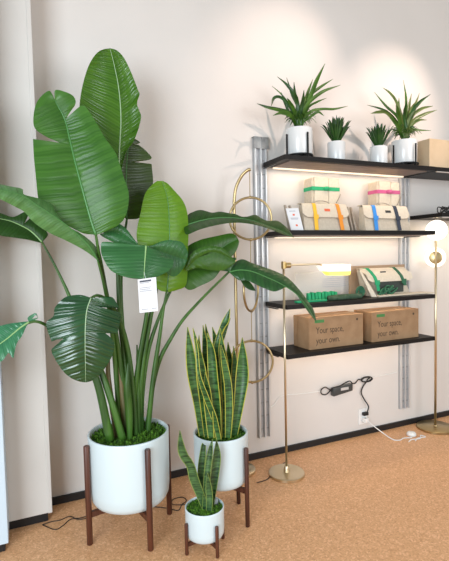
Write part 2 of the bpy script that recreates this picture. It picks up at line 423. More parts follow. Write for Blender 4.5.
# ------------------------------------------------------------------ bird of paradise
BC = (.503, -.463); BR = .218; MC = (1.00, -.585); MR = .155; KC = (.813, -.790); KR = .101
wood_stand(BC, .236, .530, .176, .031, 'tallest walnut plant stand, holding the widest white planter at the left', ang=math.radians(-34))
wood_stand(MC, .171, .445, .215, .025, 'middle walnut plant stand, holding the full snake plant below the hanging gold rings', beam=.028, ang=math.radians(-14))
wood_stand(KC, .111, .160, .062, .018, 'tiny low walnut plant stand in front, holding the smallest floor planter', beam=.020, ang=math.radians(-34))

bop = thing('potted_bird_of_paradise', 'tall broad-leaved bird of paradise plant in a wide white planter, tallest plant of all', 'potted plant', (BC[0], BC[1], .178))
make_pot(bop, BC, BR, .178, .556, .012, .53)
moss('moss', BC, BR-.013, .528, bop, 2600, .016, 3)
GY = -.47
def fl(y): return y
# tall upright leaf behind
big_leaf(bop, [dict(mid=[(119,172,-.42),(119.5,150,-.40),(121,120,-.38),(119,90,-.37),(114,64,-.37),(110,48.5,-.38)],
    left=[(117,172),(108,160),(97,145),(86,128),(80,112),(80.5,97),(84,80),(89,65),(96,54),(103,49.5),(110,48.3)],
    right=[(121,172),(126,152),(133,142),(138,130),(141,117),(139,110),(137,103),(139.5,94),(138,90),(131,72),(124,58),(117,50.5),(110,48.3)],
    bow=-.02, dy=(-.04,-.03), shift=.6)],
    [(119.5,170,-.42),(118,200,-.43),(117,240,-.44),(118,276,-.45),(120,320,-.46),(126,370,-.47),(130,436,-.47)], LF_BACK, rib=RIBW, ribr=.0048)
# front broad left leaf with torn tip
big_leaf(bop, [dict(mid=[(96,235,-.62),(91,220,-.62),(84,195,-.61),(76,165,-.59),(70,140,-.57),(66,123,-.56),(62,113,-.56),(58,106,-.56),(55,100,-.565)],
    left=[(94,234.5),(84,233.5),(74,229),(62,222),(50,212),(41,204),(38,197),(36,178),(34,158),(33,139,'n'),(68.5,146.5,'n'),(58,142),(46,136.5),(37,130.5),(33.5,124),(34,112),(37,102),(43,94.5),(49,90.8),(52,94),(55,100)],
    right=[(97,234),(106,231),(116,226.5),(124,219),(128,207),(128.5,192),(124,178),(120,165),(115,152),(105,138),(97,124),(90,113),(85,106.5),(81,105.5,'n'),(65.5,119.5,'n'),(70.5,111.5),(75,105),(75.5,100),(72,95),(64,91.5),(57,89.8),(54.5,92),(55,100)],
    bow=.012, dy=(-.05,-.06), shift=.1)],
    [(95.5,232,-.62),(98,248,-.60),(102,268,-.57),(107,296,-.53),(117,340,-.49),(124,395,-.48),(127,436,-.47)], LF_MID, rib=RIBD, ribr=.0075)
# long arching leaf out of frame at left
big_leaf(bop, [dict(mid=[(99,262,-.60),(89,246,-.64),(73.5,231,-.68),(58,219,-.72),(40,207,-.76),(22,195.5,-.80),(0,190,-.84),(-22,190,-.86)],
    left=[(98,262),(96,259),(84.6,250.5),(67,241),(48,232),(33.4,222),(24.5,212),(15.6,207),(0,199),(-12,195),(-22,190)],
    right=[(100,260),(96,247),(82.4,234.6),(67,225.7),(56,213),(52,205),(40,199),(24,194.5),(22,189),(10,186.5),(0,184.5),(-12,185),(-22,190)],
    bow=.012, dy=(-.01,.07), shift=.5)],
    [(98,260,-.60),(103,280,-.57),(109,310,-.52),(114,350,-.49),(118,400,-.48),(120,436,-.47)], LF_SAGE, rib=RIBD)
# dark small leaf at far left
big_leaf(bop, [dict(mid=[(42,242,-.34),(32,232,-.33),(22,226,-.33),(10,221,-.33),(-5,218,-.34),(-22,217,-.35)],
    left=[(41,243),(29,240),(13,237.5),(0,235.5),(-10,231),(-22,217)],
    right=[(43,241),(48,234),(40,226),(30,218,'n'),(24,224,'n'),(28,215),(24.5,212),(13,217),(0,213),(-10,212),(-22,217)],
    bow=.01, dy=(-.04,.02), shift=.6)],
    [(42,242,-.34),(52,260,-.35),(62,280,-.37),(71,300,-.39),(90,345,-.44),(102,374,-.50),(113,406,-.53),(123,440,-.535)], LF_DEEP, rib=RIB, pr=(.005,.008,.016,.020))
# leaf hanging at the left edge, window reflection painted in as blue, with its curled base
big_leaf(bop, [dict(mid=[(29,322,-.62),(20,328,-.64),(8,338,-.66),(-8,350,-.68),(-20,362,-.70)],
    left=[(29,323),(26,327),(22,336),(17,343),(14.5,352),(13,358),(9,353),(6,356),(2,361),(-8,366),(-20,362)],
    right=[(28,321.5),(18,322.5),(8,324),(-4,328),(-14,338),(-20,362)], bow=.009, dy=(-.05,.03), shift=.3),
    dict(mid=[(29,322,-.62),(32,319,-.62),(36,315,-.62),(38,318,-.62)], left=[(29,322),(27.5,318),(31,315),(36,313),(38,318)], right=[(30,322.5),(35,320),(38,318)], rib=False, bow=0)],
    [(28,323,-.62),(36,321.5,-.62),(46,325,-.60),(62,335,-.56),(84,356,-.52),(98,385,-.53),(110,440,-.535)], LF_REFL, pr=(.006,.008,.016,.023))
# round dark glossy leaf at lower left front
big_leaf(bop, [dict(mid=[(91,298,-.66),(87,310,-.69),(85.5,325,-.71),(85.2,345,-.72),(85.5,365,-.71),(85.7,382,-.69)],
    left=[(90,297.5),(81,295),(72,295.5),(64,298),(55,307.5),(53.6,316),(48,320.5),(46.4,323),(47,329),(51.6,341.5,'n'),(68,334,'n'),(58,343.5),(51.6,349.6),(54,357),(58,364),(63,371),(69.6,377),(78,381),(85.5,382.3)],
    right=[(92,297.3),(100,298.5),(111.6,297),(117.4,304.6),(119,308,'n'),(97,307,'n'),(112,311.5),(120.3,313.5),(119.5,324),(117.4,334,'n'),(104,332,'n'),(112,339),(114.5,345),(113,353),(110,360),(101.4,373),(93,380),(86,382.3)],
    bow=.012, dy=(.05,.05), shift=.3)],
    [(91,298,-.66),(98,295.5,-.62),(108,301,-.57),(119,318,-.53),(128,350,-.50),(133,392,-.50),(136,440,-.50)], LF_DARK, rib=RIBW, ribr=.0032)
# young translucent leaf in the centre
big_leaf(bop, [dict(mid=[(167,292,-.50),(169,265,-.50),(169.6,240,-.50),(169,215,-.49),(167,196,-.48),(162,181,-.47)],
    left=[(166,292),(158,289),(153,278),(146,265),(140,252),(137,240),(137,229.5),(140.7,212),(145,194),(152,185),(157,181)],
    right=[(168,292),(177,290),(186,284.5),(187.5,264),(188,246),(188.4,229.5),(187,212),(182.6,200.5),(174,190.4),(168,184),(163,181)],
    bow=.009, dy=(-.03,.03), shift=.1)],
    [(167,290,-.50),(163,312,-.50),(159.5,337,-.49),(153,380,-.48),(147,440,-.47)], LF_YOUNG, rib=RIBD, ribr=.004)
# folded drooping leaf in front of it
big_leaf(bop, [dict(mid=[(146,246,-.66),(145,260,-.70),(143.8,279,-.73)],
    left=[(145,245.5),(136,245),(118,243),(103,242),(101,247),(101.5,254),(104.5,261),(108,267),(113,272),(121,275.5),(130,278),(143.8,279.3)],
    right=[(147,246.5),(156,250),(165,256),(173,260),(172.5,266),(168,271),(162,274.5),(153.7,278),(144,279.3)], bow=.012, dy=(.03,.03), shift=.1),
    dict(mid=[(147,247,-.62),(160,251,-.60),(174,256,-.58),(187,260,-.56)],
    right=[(147,247),(160,262),(168,274),(176,276),(184,267),(187,260)],
    left=[(147,246),(153,245),(159.5,242),(168,240),(174,240.5),(180,241.5),(184,244.5),(188,253),(187,260)], bow=.009, dy=(0,0), rib=False),
    dict(mid=[(138,245,-.60),(127,238,-.58),(115,232,-.57),(104,233,-.57)],
    left=[(138,245),(128,244.5),(116,243),(107,239),(100,234.5),(104,233)],
    right=[(138,244),(134,239),(128,231),(123,226),(117.5,223.7),(109,225),(102,229),(104,233)], bow=.009, rib=False)],
    [(146,247,-.60),(149,265,-.57),(149,290,-.54),(146,318,-.51),(139,360,-.49),(134,400,-.48),(132,436,-.48)], LF_TEAL, rib=RIB, ribr=.005)
# dark torn leaf behind
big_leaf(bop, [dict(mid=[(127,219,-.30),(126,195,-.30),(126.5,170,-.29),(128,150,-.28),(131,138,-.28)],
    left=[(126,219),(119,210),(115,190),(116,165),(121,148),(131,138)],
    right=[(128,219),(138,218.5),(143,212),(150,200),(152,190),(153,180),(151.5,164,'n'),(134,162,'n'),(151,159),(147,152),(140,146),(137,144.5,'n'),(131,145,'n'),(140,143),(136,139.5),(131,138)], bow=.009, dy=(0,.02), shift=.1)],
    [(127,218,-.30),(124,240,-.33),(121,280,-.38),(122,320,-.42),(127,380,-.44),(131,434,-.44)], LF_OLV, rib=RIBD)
# right upper leaf, seen edge-on
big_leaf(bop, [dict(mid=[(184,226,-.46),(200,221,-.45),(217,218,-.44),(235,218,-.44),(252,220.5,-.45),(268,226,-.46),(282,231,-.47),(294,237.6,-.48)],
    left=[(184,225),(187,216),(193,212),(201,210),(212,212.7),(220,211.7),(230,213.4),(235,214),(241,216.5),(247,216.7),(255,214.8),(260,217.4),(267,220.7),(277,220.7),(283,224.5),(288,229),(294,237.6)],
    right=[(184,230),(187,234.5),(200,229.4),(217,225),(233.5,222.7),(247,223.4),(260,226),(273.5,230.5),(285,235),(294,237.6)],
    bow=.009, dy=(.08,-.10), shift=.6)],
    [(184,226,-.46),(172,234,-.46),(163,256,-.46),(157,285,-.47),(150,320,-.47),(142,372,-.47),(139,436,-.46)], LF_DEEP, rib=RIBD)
# right middle leaf
big_leaf(bop, [dict(mid=[(180,274,-.42),(197,264,-.41),(212,255,-.40),(226,245,-.39),(238,239,-.38)],
    left=[(179,273),(182,258),(187,247),(200,240),(217,236),(230,233.4),(235,235),(238,239)],
    right=[(181,276),(184,286),(190,290),(200,286),(213.5,279),(222,268),(230,258.5),(236,251),(239,243),(238,239)], bow=.012, dy=(.03,-.04), shift=.4),
    dict(mid=[(186,270,-.50),(198,258,-.51),(212,252,-.52),(226,256,-.52),(236,262,-.52)],
    left=[(185,268),(190,255),(200,248),(212,246),(224,249),(236,262)], right=[(187,271),(197,268),(210,270),(224,270),(236,262)], bow=.008, rib=False)],
    [(180,274,-.42),(170,292,-.43),(158,320,-.44),(148,352,-.45),(142,395,-.46),(141,436,-.45)], LF_FRESH, rib=RIBD)
# long lower right leaf arching over the shelves
big_leaf(bop, [dict(mid=[(229,272,-.50),(240,270,-.52),(252,271.5,-.54),(266,277,-.56),(281,284,-.58),(295,293,-.60),(305,304,-.62),(312,314,-.63),(316.5,322,-.64)],
    left=[(229,271),(233,264),(238,260.5),(243.5,259.5),(252,263),(263.5,267),(277,272),(288,278),(298.6,289),(307,300),(313.6,310),(316.5,322)],
    right=[(230,273),(238.5,280),(247,280.5),(257,285),(265,288.6),(273.5,291.5),(280,290),(286,287.5),(293.6,291),(303.6,305),(309,313),(316.5,322)], bow=.009, dy=(.06,-.05), shift=.5),
    dict(mid=[(230,272,-.50),(224,268,-.49),(216,264,-.48),(206,262,-.47)],
    left=[(230,272),(220,270),(212,267),(206,262)], right=[(231,271),(233,265),(236,258),(228,258),(218,259),(206,262)], rib=False, bow=.01),
    dict(mid=[(240,279,-.49),(246,285,-.49),(256,291,-.49)], left=[(240,279),(244,286),(250,290),(256,291)], right=[(241,278),(250,282),(256,291)], rib=False, bow=.0)],
    [(229,272,-.50),(213.5,287,-.48),(196,305,-.47),(182,321,-.46),(170,340,-.45),(160,359,-.45),(153,384,-.44),(150,409,-.43),(146,436,-.42)], LF_GLOSS, rib=RIBD)
# rolled young shoots and old sheaths in the clump
for pts, rr, m in (([(116,330,-.47),(120,370,-.47),(124,405,-.48),(127,440,-.48)], (.004,.020,.024,.020), STEMB),
                   ([(128,362,-.55),(127,385,-.55),(129,410,-.54),(130,442,-.54)], (.002,.018,.020,.013), STEM),
                   ([(110,340,-.45),(108,372,-.46),(112,405,-.48),(118,440,-.48)], (.003,.013,.016,.016), STEMB),
                   ([(137,345,-.46),(138,380,-.47),(138,410,-.48),(139,442,-.48)], (.004,.012,.014,.015), STEM)):
    b = B(); tube(b, [at(*p) for p in pts], rr, 12, 30); obj('shoot', b, m, bop, smooth=True)

# price tag hanging from the folded leaf
tg = thing('plant_care_tag', 'white printed paper tag hanging from the folded leaf in the middle of the tall plant', 'tag', at(144, 280, -.735))
def face_card(name, parent, q, m, thick=.0015):
    """thin card through four points: tl, tr, br, bl"""
    tl, tr, br, bl = q; n = (tr-tl).cross(bl-tl).normalized()*thick
    if n.dot(Fv) > 0: n = -n
    b = B(); hexa(b, [bl-n, br-n, br, bl, tl-n, tr-n, tr, tl]); 
    return obj(name, b, m, parent), n
def on_card(name, parent, q, u0, v0, u1, v1, m, lift=.0006):
    tl, tr, br, bl = q
    def P(u, v): return (tl.lerp(tr, u)).lerp(bl.lerp(br, u), v)
    n = (tr-tl).cross(bl-tl).normalized()
    if n.dot(Fv) > 0: n = -n
    p = [P(u0, v1), P(u1, v1), P(u1, v0), P(u0, v0)]
    b = B(); hexa(b, [p[0]+n*.0001, p[1]+n*.0001, p[2]+n*.0001, p[3]+n*.0001]+[x+n*lift for x in p]); bmesh.ops.recalc_face_normals(b, faces=b.faces)
    return obj(name, b, m, parent)
q = (at(137.6,279.5,-.755), at(156,277,-.75), at(158.2,311,-.755), at(139.6,313,-.76))
cd, _ = face_card('card', tg, q, PAPER)
on_card('print', cd, q, .1, .05, .72, .10, GREYINK); on_card('print', cd, q, .1, .12, .60, .135, PALEINK)
on_card('print', cd, q, .08, .26, .68, .275, PALEINK); on_card('print', cd, q, .08, .31, .62, .325, PALEINK); on_card('print', cd, q, .08, .36, .72, .375, PALEINK)
on_card('print', cd, q, .12, .90, .45, .915, PALEINK); on_card('print', cd, q, .66, .90, .92, .915, PALEINK)
b = B(); tube(b, [at(144,272,-.745), at(145,276,-.745), at(146,280,-.752)], .0008, 6); obj('string', b, PAPER, tg)

# ------------------------------------------------------------------ snake plants
def strap(parent, pts, widths, m, name='leaf', cup=.25, twist=0, th=.002, face=None, n=26, K=6, tw0=0):
    """a tapering strap leaf along 3D points, cupped across, turned about its own length by twist radians"""
    b = B(); uvl = b.loops.layers.uv.new('UVMap')
    P = crom(pts, n); W = [max(.0004, w[0]) for w in crom([(w, 0, 0) for w in widths], n)]
    face = Vector(face) if face else -Fv
    rows = []
    for i, p in enumerate(P):
        t = (P[min(i+1, n-1)]-P[max(i-1, 0)]).normalized()
        s = t.cross(face)
        if s.length < .05: s = t.cross(Vector((.3, -.2, 1)))
        s.normalize(); f = s.cross(t)
        a = tw0+twist*i/(n-1); s2 = s*math.cos(a)+f*math.sin(a); f2 = f*math.cos(a)-s*math.sin(a)
        rows.append([b.verts.new(p + s2*(W[i]/2*(2*k/K-1)) + f2*(-cup*W[i]*(1-(2*k/K-1)**2)*1.0)) for k in range(K+1)])
    for i in range(n-1):
        for k in range(K):
            f = b.faces.new((rows[i][k], rows[i][k+1], rows[i+1][k+1], rows[i+1][k]))
            for lp, (kk, ii) in zip(f.loops, ((k, i), (k+1, i), (k+1, i+1), (k, i+1))): lp[uvl].uv = (kk/K, ii/(n-1))
    o = obj(name, b, m, parent, smooth=True); solid(o, th); return o
sp = thing('potted_snake_plant', 'full snake plant with many yellow-edged upright leaves in medium white planter', 'potted plant', (MC[0], MC[1], .2165), 'snake plants')
make_pot(sp, MC, MR, .2165, .505, .010, .48)
moss('moss', MC, MR-.011, .478, sp, 1500, .014, 5)
S = []
def snk(parent, pix, w, m=SNAKE, tw=0, cup=.18, c=MC, tw0=0, th=.0028):
    """pix: base -> tip (x, y, dY from pot centre); w in pixels"""
    pts = [at(x, y, c[1]+d) for x, y, d in pix]; k = 2.45/FPX if c is MC else 2.25/FPX
    strap(parent, pts, [a*k for a in w], m, cup=cup, twist=tw, tw0=tw0, th=th)
for a in (
    ([(202,436,-.06),(198,405,-.06),(193,375,-.07),(190,352,-.07),(187.5,327,-.07)], (6,9,12,9,.6), .3),
    ([(207,437,-.08),(205,405,-.09),(202,378,-.10),(198,350,-.10),(193,328,-.10)], (6,10,11,6,.5), -.5),
    ([(212,434,.04),(209,390,.04),(206,355,.05),(203,325,.05)], (6,9,8,.6), .2),
    ([(215,434,.07),(212,390,.07),(209,350,.08),(205.5,324,.08)], (6,9,8,.6), -.3),
    ([(218,434,.06),(219,390,.06),(217,350,.06),(212.4,327,.06)], (6,9,9,.6), .3),
    ([(215,437,-.05),(217,385,-.05),(216,350,-.05),(221,330,-.05),(226,320,-.05),(230,308.5,-.05)], (6,9,6,5,7,.5), .5),
    ([(221,436,.0),(222,385,.0),(220,350,.0),(225,332,.0),(230.5,318,.0)], (5,7,5,4,.5), -.6),
    ([(218,438,-.10),(216,410,-.10),(213,378,-.10),(211,352,-.10),(207,333,-.10)], (7,10,10,8,.5), .2),
    ([(225,437,-.06),(226,395,-.06),(223,362,-.06),(220,328,-.06)], (6,9,10,.5), .2),
    ([(230,436,.02),(234,400,.02),(235,370,.02),(233.6,346,.02)], (6,8,8,.5), -.4),
    ([(234,437,-.05),(239,403,-.06),(242,378,-.06),(242.5,358,-.06),(242.3,337.5,-.06)], (7,11,14,10,.6), .15),
    ([(219,440,-.13),(214,418,-.13),(206,397,-.14),(199,375,-.14),(197,350,-.13),(196,338,-.13)], (5,6,6,4,3,.5), .9),
    ([(228,438,-.10),(229,410,-.10),(228,385,-.10),(224,362,-.10),(221,345,-.10)], (6,8,8,6,.5), -.3),
    ([(204,435,.03),(201,395,.03),(199,360,.03),(199,335,.03)], (5,8,7,.5), .4),
    ([(226,434,.07),(229,395,.07),(229,362,.07),(228,342,.07)], (6,8,8,.5), .2),
    ([(211,438,-.12),(209,415,-.12),(207,392,-.12),(205,372,-.12)], (6,8,8,.5), .3)):
    snk(sp, a[0], a[1], SNAKE, a[2])
sk = thing('potted_snake_plant', 'small sparse snake plant in the smallest white floor planter', 'potted plant', (KC[0], KC[1], .0635), 'snake plants')
make_pot(sk, KC, KR, .0635, .219, .006, .205)
moss('moss', KC, KR-.007, .203, sk, 900, .011, 9)
for a in (
    ([(206,509,-.02),(199.5,493,-.02),(194,479,-.02),(190.5,466,-.02),(184,456,-.02),(181.2,447,-.02),(179.8,430.5,-.02)], (8,9,10,9,9.5,8,.6), .35),
    ([(203,509,.02),(201.5,490,.02),(201.2,470,.02),(202.6,455,.02),(203.6,446,.02),(204.2,444.5,.02)], (7,7,7.5,6.5,5,4.5), .1),
    ([(205,510,-.03),(206,490,-.03),(207.5,470,-.03),(210,453,-.03),(212.3,439,-.03)], (6,6,7,6,.5), .5),
    ([(210,509,.0),(213,488,.0),(215.5,470,.0),(217,455,.0),(216.5,439.5,.0)], (7,8,9,8,.5), -.2),
    ([(209,511,-.05),(209.5,498,-.05),(208.5,486,-.05),(207.5,473,-.05)], (6,7,6,.5), .2)):
    snk(sk, a[0], a[1], SNAKE2, a[2], c=KC, th=.0022)
b = B(); p = at(216, 503, KC[1]); box(b, p+Vector((-.009,-.001,-.012)), p+Vector((.011,.001,.022))); tag(obj('plant_marker', b, mat('grey_marker', (.35,.37,.38), .4)), 'small grey plastic marker stuck in moss of the smallest floor planter', 'plant marker')

# ------------------------------------------------------------------ gold ring sculpture
rg = thing('ring_sculpture', 'slim brass stand with three hanging gold rings, behind the snake plants', 'sculpture', (1.33, -.130, 0))
b = B(); lathe(b, (1.33, -.13, 0), [(0, 0), (.105, 0), (.112, .004), (.112, .02), (.105, .026), (.02, .03), (0, .03)], 48); smooth_angle(obj('base', b, BRASSL, rg))
b = B(); tube(b, [(1.33,-.13,.028),(1.33,-.13,1.2),(1.33,-.13,1.78),(1.333,-.135,1.90),(1.345,-.145,1.97),(1.375,-.165,2.035),(1.405,-.188,2.068),(1.425,-.2,2.075)], .0105, 12, 70); obj('pole', b, BRASS, rg, smooth=True)
def ring(c, r, ang, rt=.0078):
    c = Vector(c); d = Vector((math.cos(ang), math.sin(ang), 0)); b = B()
    tube(b, [c + d*r*math.cos(2*math.pi*i/64) + Vector((0, 0, 1))*r*math.sin(2*math.pi*i/64) for i in range(64)], rt, 10, closed=True)
    for s in (-1, 1): lathe(b, c+Vector((0, 0, s*(r+.001)-.011)), [(0, 0), (.008, .002), (.009, .011), (.008, .02), (0, .022)], 14)
    return b
rx, ry = 1.417, -.2
obj('ring', ring((rx, ry, 1.748), .140, -.41), BRASS, rg, smooth=True)
obj('ring', ring((rx-.005, ry, 1.268), .142, .75), BRASS, rg, smooth=True)
obj('ring', ring((rx-.010, ry, .780), .142, -.41), BRASS, rg, smooth=True)
for z0_, z1_ in ((1.893, 2.073), (1.415, 1.603), (.927, 1.121)):
    b = B(); tube(b, [(rx-(2.07-z0_)*.007, ry, z0_), (rx-(2.07-z1_)*.007, ry, z1_)], .0028, 8); obj('link', b, BRASS, rg)

# ------------------------------------------------------------------ shelving
su = thing('wall_shelving', 'dark four-board wall shelving on two pale metal uprights', 'shelving', ((XL+XR)/2, 0, Z4), 'wall shelving units')
def upright(x, z0, z1, parent):
    b = B()
    box(b, (x-.054, -.010, z0), (x+.054, -.001, z1), mi=1)
    for dx in (-.050, -.006, .034): box(b, (x+dx, -.030, z0), (x+dx+.012, -.0102, z1), bev=.001)
    u = obj('upright', b, [ALU, ALUM], parent)
    z = z0+.06
    while z < z1-.05:
        b = B(); box(b, (x-.046, -.0145, z), (x+.034, -.0102, z+.009)); obj('slot', b, ALUD, u)
        z += .098
    return u
def upcap(x, z, parent):
    b = B(); box(b, (x-.060, -.036, z-.075), (x-.004, -.0305, z+.004)); box(b, (x+.004, -.036, z-.075), (x+.060, -.0305, z+.004)); box(b, (x-.060,-.036,z+.0042),(x+.060,-.001,z+.008))
    obj('cap', b, ALUD, parent)
u = upright(1.600, .155, 2.335, su); upcap(1.600, 2.335, u)
upright(2.975, .155, 2.12, su)
for z, y1 in ((Z1, 0), (Z2, 0), (Z3, 0), (Z4, 0)):
    b = B(); box(b, (XL+.046, -SD, z), (XR, -.0375, z+TH), bev=.0015); box(b, (XL+.001, -SD, z), (XL+.0455, -.0375, z+TH), bev=.0015)
    s = obj('shelf', b, SHELFM, su)
    b = B(); box(b, (XL+.06, -SD+.03, z-.004), (XR-.06, -.08, z-.0005)); obj('underside_panel', b, SHELFU, s)
    b = B(); box(b, (XL+.07, -.075, z-.012), (XR-.07, -.055, z-.0005)); obj('light_strip', b, LED, s)
    for x in (XL+.003, XR-.03):
        b = B(); box(b, (x, -.20, z-.010), (x+.012, -.0372, z-.0042)); obj('bracket', b, BLKMETAL, s)
X2 = 3.0
s2 = thing('wall_shelving', 'second dark wall shelving run continuing past the right edge of view', 'shelving', (3.6, 0, 1.77), 'wall shelving units')
for z, x0 in ((Z1-.001, XR+.004), (1.775, 3.045)):
    b = B(); box(b, (x0, -SD, z), (4.3, -.002, z+TH), bev=.0015); s = obj('shelf', b, SHELFM, s2)
    b = B(); box(b, (x0+.02, -SD+.005, z-.008), (4.28, -SD+.02, z-.0005)); obj('edge_trim', b, mat('pale_edge_trim', (.55,.50,.45), .5), s)
b = B(); box(b, (4.18, -.034, .155), (4.29, -.003, 2.335)); obj('upright', b, ALU, s2)

# ------------------------------------------------------------------ plants on the top shelf
SZ = Z1+TH
def cyl_pot(parent, c, R, h, z0, m=POTW):
    b = B(); lathe(b, (c[0], c[1], 0), [(0, z0), (R*.93, z0), (R*.97, z0+.006), (R, z0+h-.006), (R-.002, z0+h), (R-.006, z0+h), (R-.007, z0+h-.02), (0, z0+h-.02)], 48)
    smooth_angle(obj('pot', b, m, parent), 50)
    b = B(); lathe(b, (c[0], c[1], 0), [(R-.0072, z0+h-.0195), (R*.6, z0+h-.013), (0, z0+h-.011)], 32); obj('soil', b, noise_mat('dark_soil', (.02,.014,.01), (.06,.04,.03), 60, .9), parent)
def wire_stand(c, R, h, label):
    t = thing('plant_stand', label, 'plant stand', (c[0], c[1], SZ+.0005), 'black plant stands on the top shelf')
    for k in range(4):
        a = math.radians(-65-24+k*90); x, y = c[0]+R*math.cos(a), c[1]+R*math.sin(a)
        b = B(); box(b, (x-.0055, y-.004, SZ+.0005), (x+.0055, y+.004, SZ+h), bev=.001); obj('leg', b, BLKMETAL, t)
    b = B(); lathe(b, (c[0], c[1], SZ), [(R-.012, .020), (R-.0045, .020), (R-.0045, .028), (R-.012, .028), (R-.012, .020)], 40)
    box(b, (c[0]-R+.012, c[1]-.006, SZ+.021), (c[0]+R-.012, c[1]+.006, SZ+.027)); box(b, (c[0]-.006, c[1]-R+.012, SZ+.0205), (c[0]+.006, c[1]+R-.012, SZ+.0265))
    obj('ring', b, BLKMETAL, t)
def arch_leaves(parent, c, px, base, tips, k, m_list, seed, extra=20, reach=.16, ztop=None, avoidY=-.02):
    rnd = random.Random(seed)
    bp = at(base[0], base[1], c[1])
    for i, (mid_, tip, w, d) in enumerate(tips):
        b0 = bp + Vector((rnd.uniform(-.02, .02), rnd.uniform(-.02, .02), -.01))
        pm = [at(x, y, min(avoidY, c[1]+d*(j+1)/(len(mid_)+1))) for j, (x, y) in enumerate(mid_)]
        pt = at(tip[0], tip[1], min(avoidY, c[1]+d))
        w *= .82; ww = [w*.8]+[w]*len(pm)+[.3]
        strap(parent, [b0]+pm+[pt], [q*k for q in ww], rnd.choice(m_list), cup=.2, twist=rnd.uniform(-.6, .6), th=.0008, n=20, K=4, tw0=rnd.uniform(-.3, .3))
    for i in range(extra):
        a = rnd.random()*6.283; r = reach*rnd.uniform(.4, 1); el = rnd.uniform(.35, 1.2)
        b0 = bp+Vector((rnd.uniform(-.025, .025), rnd.uniform(-.025, .025), -.012))
        d = Vector((math.cos(a), math.sin(a)*.75, 0)); L = reach*rnd.uniform(.55, 1.05)
        p1 = b0+d*L*.3*math.cos(el)+Vector((0, 0, L*.45)); p2 = b0+d*L*.75+Vector((0, 0, L*.72*math.sin(el)+.02)); p3 = b0+d*L*1.15+Vector((0, 0, L*.6*math.sin(el)-.01*rnd.random()))
        for p in (p1, p2, p3):
            if p.y > avoidY: p.y = avoidY
        w = rnd.uniform(.006, .011)
        strap(parent, [b0, p1, p2, p3], [w*.8, w, w*.8, .001], rnd.choice(m_list), cup=.2, twist=rnd.uniform(-.8, .8), th=.0008, n=16, K=4)
C1 = (1.80, -.215); C4 = (2.77, -.215); C2 = (2.138, -.19); C3 = (2.535, -.19)
k1 = 3.15/FPX; k4 = 3.5/FPX
wire_stand(C1, .101, .165, 'black metal stand under the spiky plant at the left end of the top shelf')
t = thing('potted_spider_plant', 'arching strap-leaved plant in white pot, leftmost plant on the top shelf', 'potted plant', (C1[0], C1[1], SZ+.0285), 'arching plants on the top shelf')
cyl_pot(t, C1, .093, .178, SZ+.0285)
arch_leaves(t, C1, 0, (299, 124), [
    ([(308,103),(316,82)], (325,63.5), 5, -.05), ([(306,100),(319,88)], (333,79), 4, .02), ([(307,105),(322,92)], (340.5,85), 4.5, -.08),
    ([(310,112),(322,109),(334,109)], (348,106), 4, -.06), ([(308,108),(317,102)], (326.5,98), 2.5, .05), ([(297,100),(287,85)], (277,76.5), 4.5, -.04),
    ([(298,108),(292,94)], (286.5,77.5), 4, .04), ([(298,105),(295,95)], (294,82), 4, -.08), ([(290,107),(281,97.5),(274,98)], (271.4,106), 3.5, -.05),
    ([(292,113),(281,109.5),(267,107)], (257,103.5), 3, .03), ([(290,114),(278,110)], (264,107.5), 4, -.08), ([(292,117),(282,113)], (273,115.5), 4, -.1),
    ([(291,108),(282,95)], (272,86), 1.8, .06), ([(303,108),(308,92)], (313,79), 3.5, .03), ([(310,117),(318,112)], (324,116), 3, -.1),
    ([(301,110),(303,100)], (304,90), 4, -.1), ([(294,110),(290,103)], (287,98), 4, -.1), ([(288,110),(284,100)], (281,92), 3, .0)], k1, [LF_GRASS, LF_GRASS, LF_RUBY], 11, 70, .11)
wire_stand(C4, .112, .165, 'black metal stand under the spiky plant at the right end of the top shelf')
t = thing('potted_spider_plant', 'arching strap-leaved plant in white pot, rightmost plant on the top shelf', 'potted plant', (C4[0], C4[1], SZ+.0285), 'arching plants on the top shelf')
cyl_pot(t, C4, .096, .175, SZ+.0285)
arch_leaves(t, C4, 0, (405, 137), [
    ([(406,115),(406,97)], (403.3,80), 4, .0), ([(401,115),(396,101),(390,93)], (382.8,87.7), 5, -.05), ([(398,118),(386,106)], (374.3,92), 3.5, .03),
    ([(397,122),(389,113),(380,108.5)], (367,105), 3.5, -.06), ([(396,124),(387,113),(379,112)], (370.6,113.5), 3.5, -.1), ([(408,118),(409,106)], (411.5,93.5), 3.5, .05),
    ([(411,115),(419,103)], (430.5,94.3), 4.5, -.06), ([(410,112),(416,103)], (419.5,93), 4, .04), ([(411,118),(421,109)], (433,106), 4, .0),
    ([(412,122),(425,114)], (437,110), 4, -.07), ([(412,125),(419,120)], (427,120), 3.5, -.1), ([(411,128),(419,130)], (431,130.5), 3, -.08),
    ([(400,122),(398,112)], (396,104), 5, -.1), ([(405,120),(405,110)], (407,101), 5, -.1), ([(408,124),(413,114)], (418,110), 5, -.1),
    ([(399,128),(393,120)], (389,116), 4, -.1), ([(402,118),(399,108)], (399,98), 4, .03)], k4, [LF_GRASS, LF_OLIVE, LF_OLIVE, LF_RUBY], 23, 70, .12)
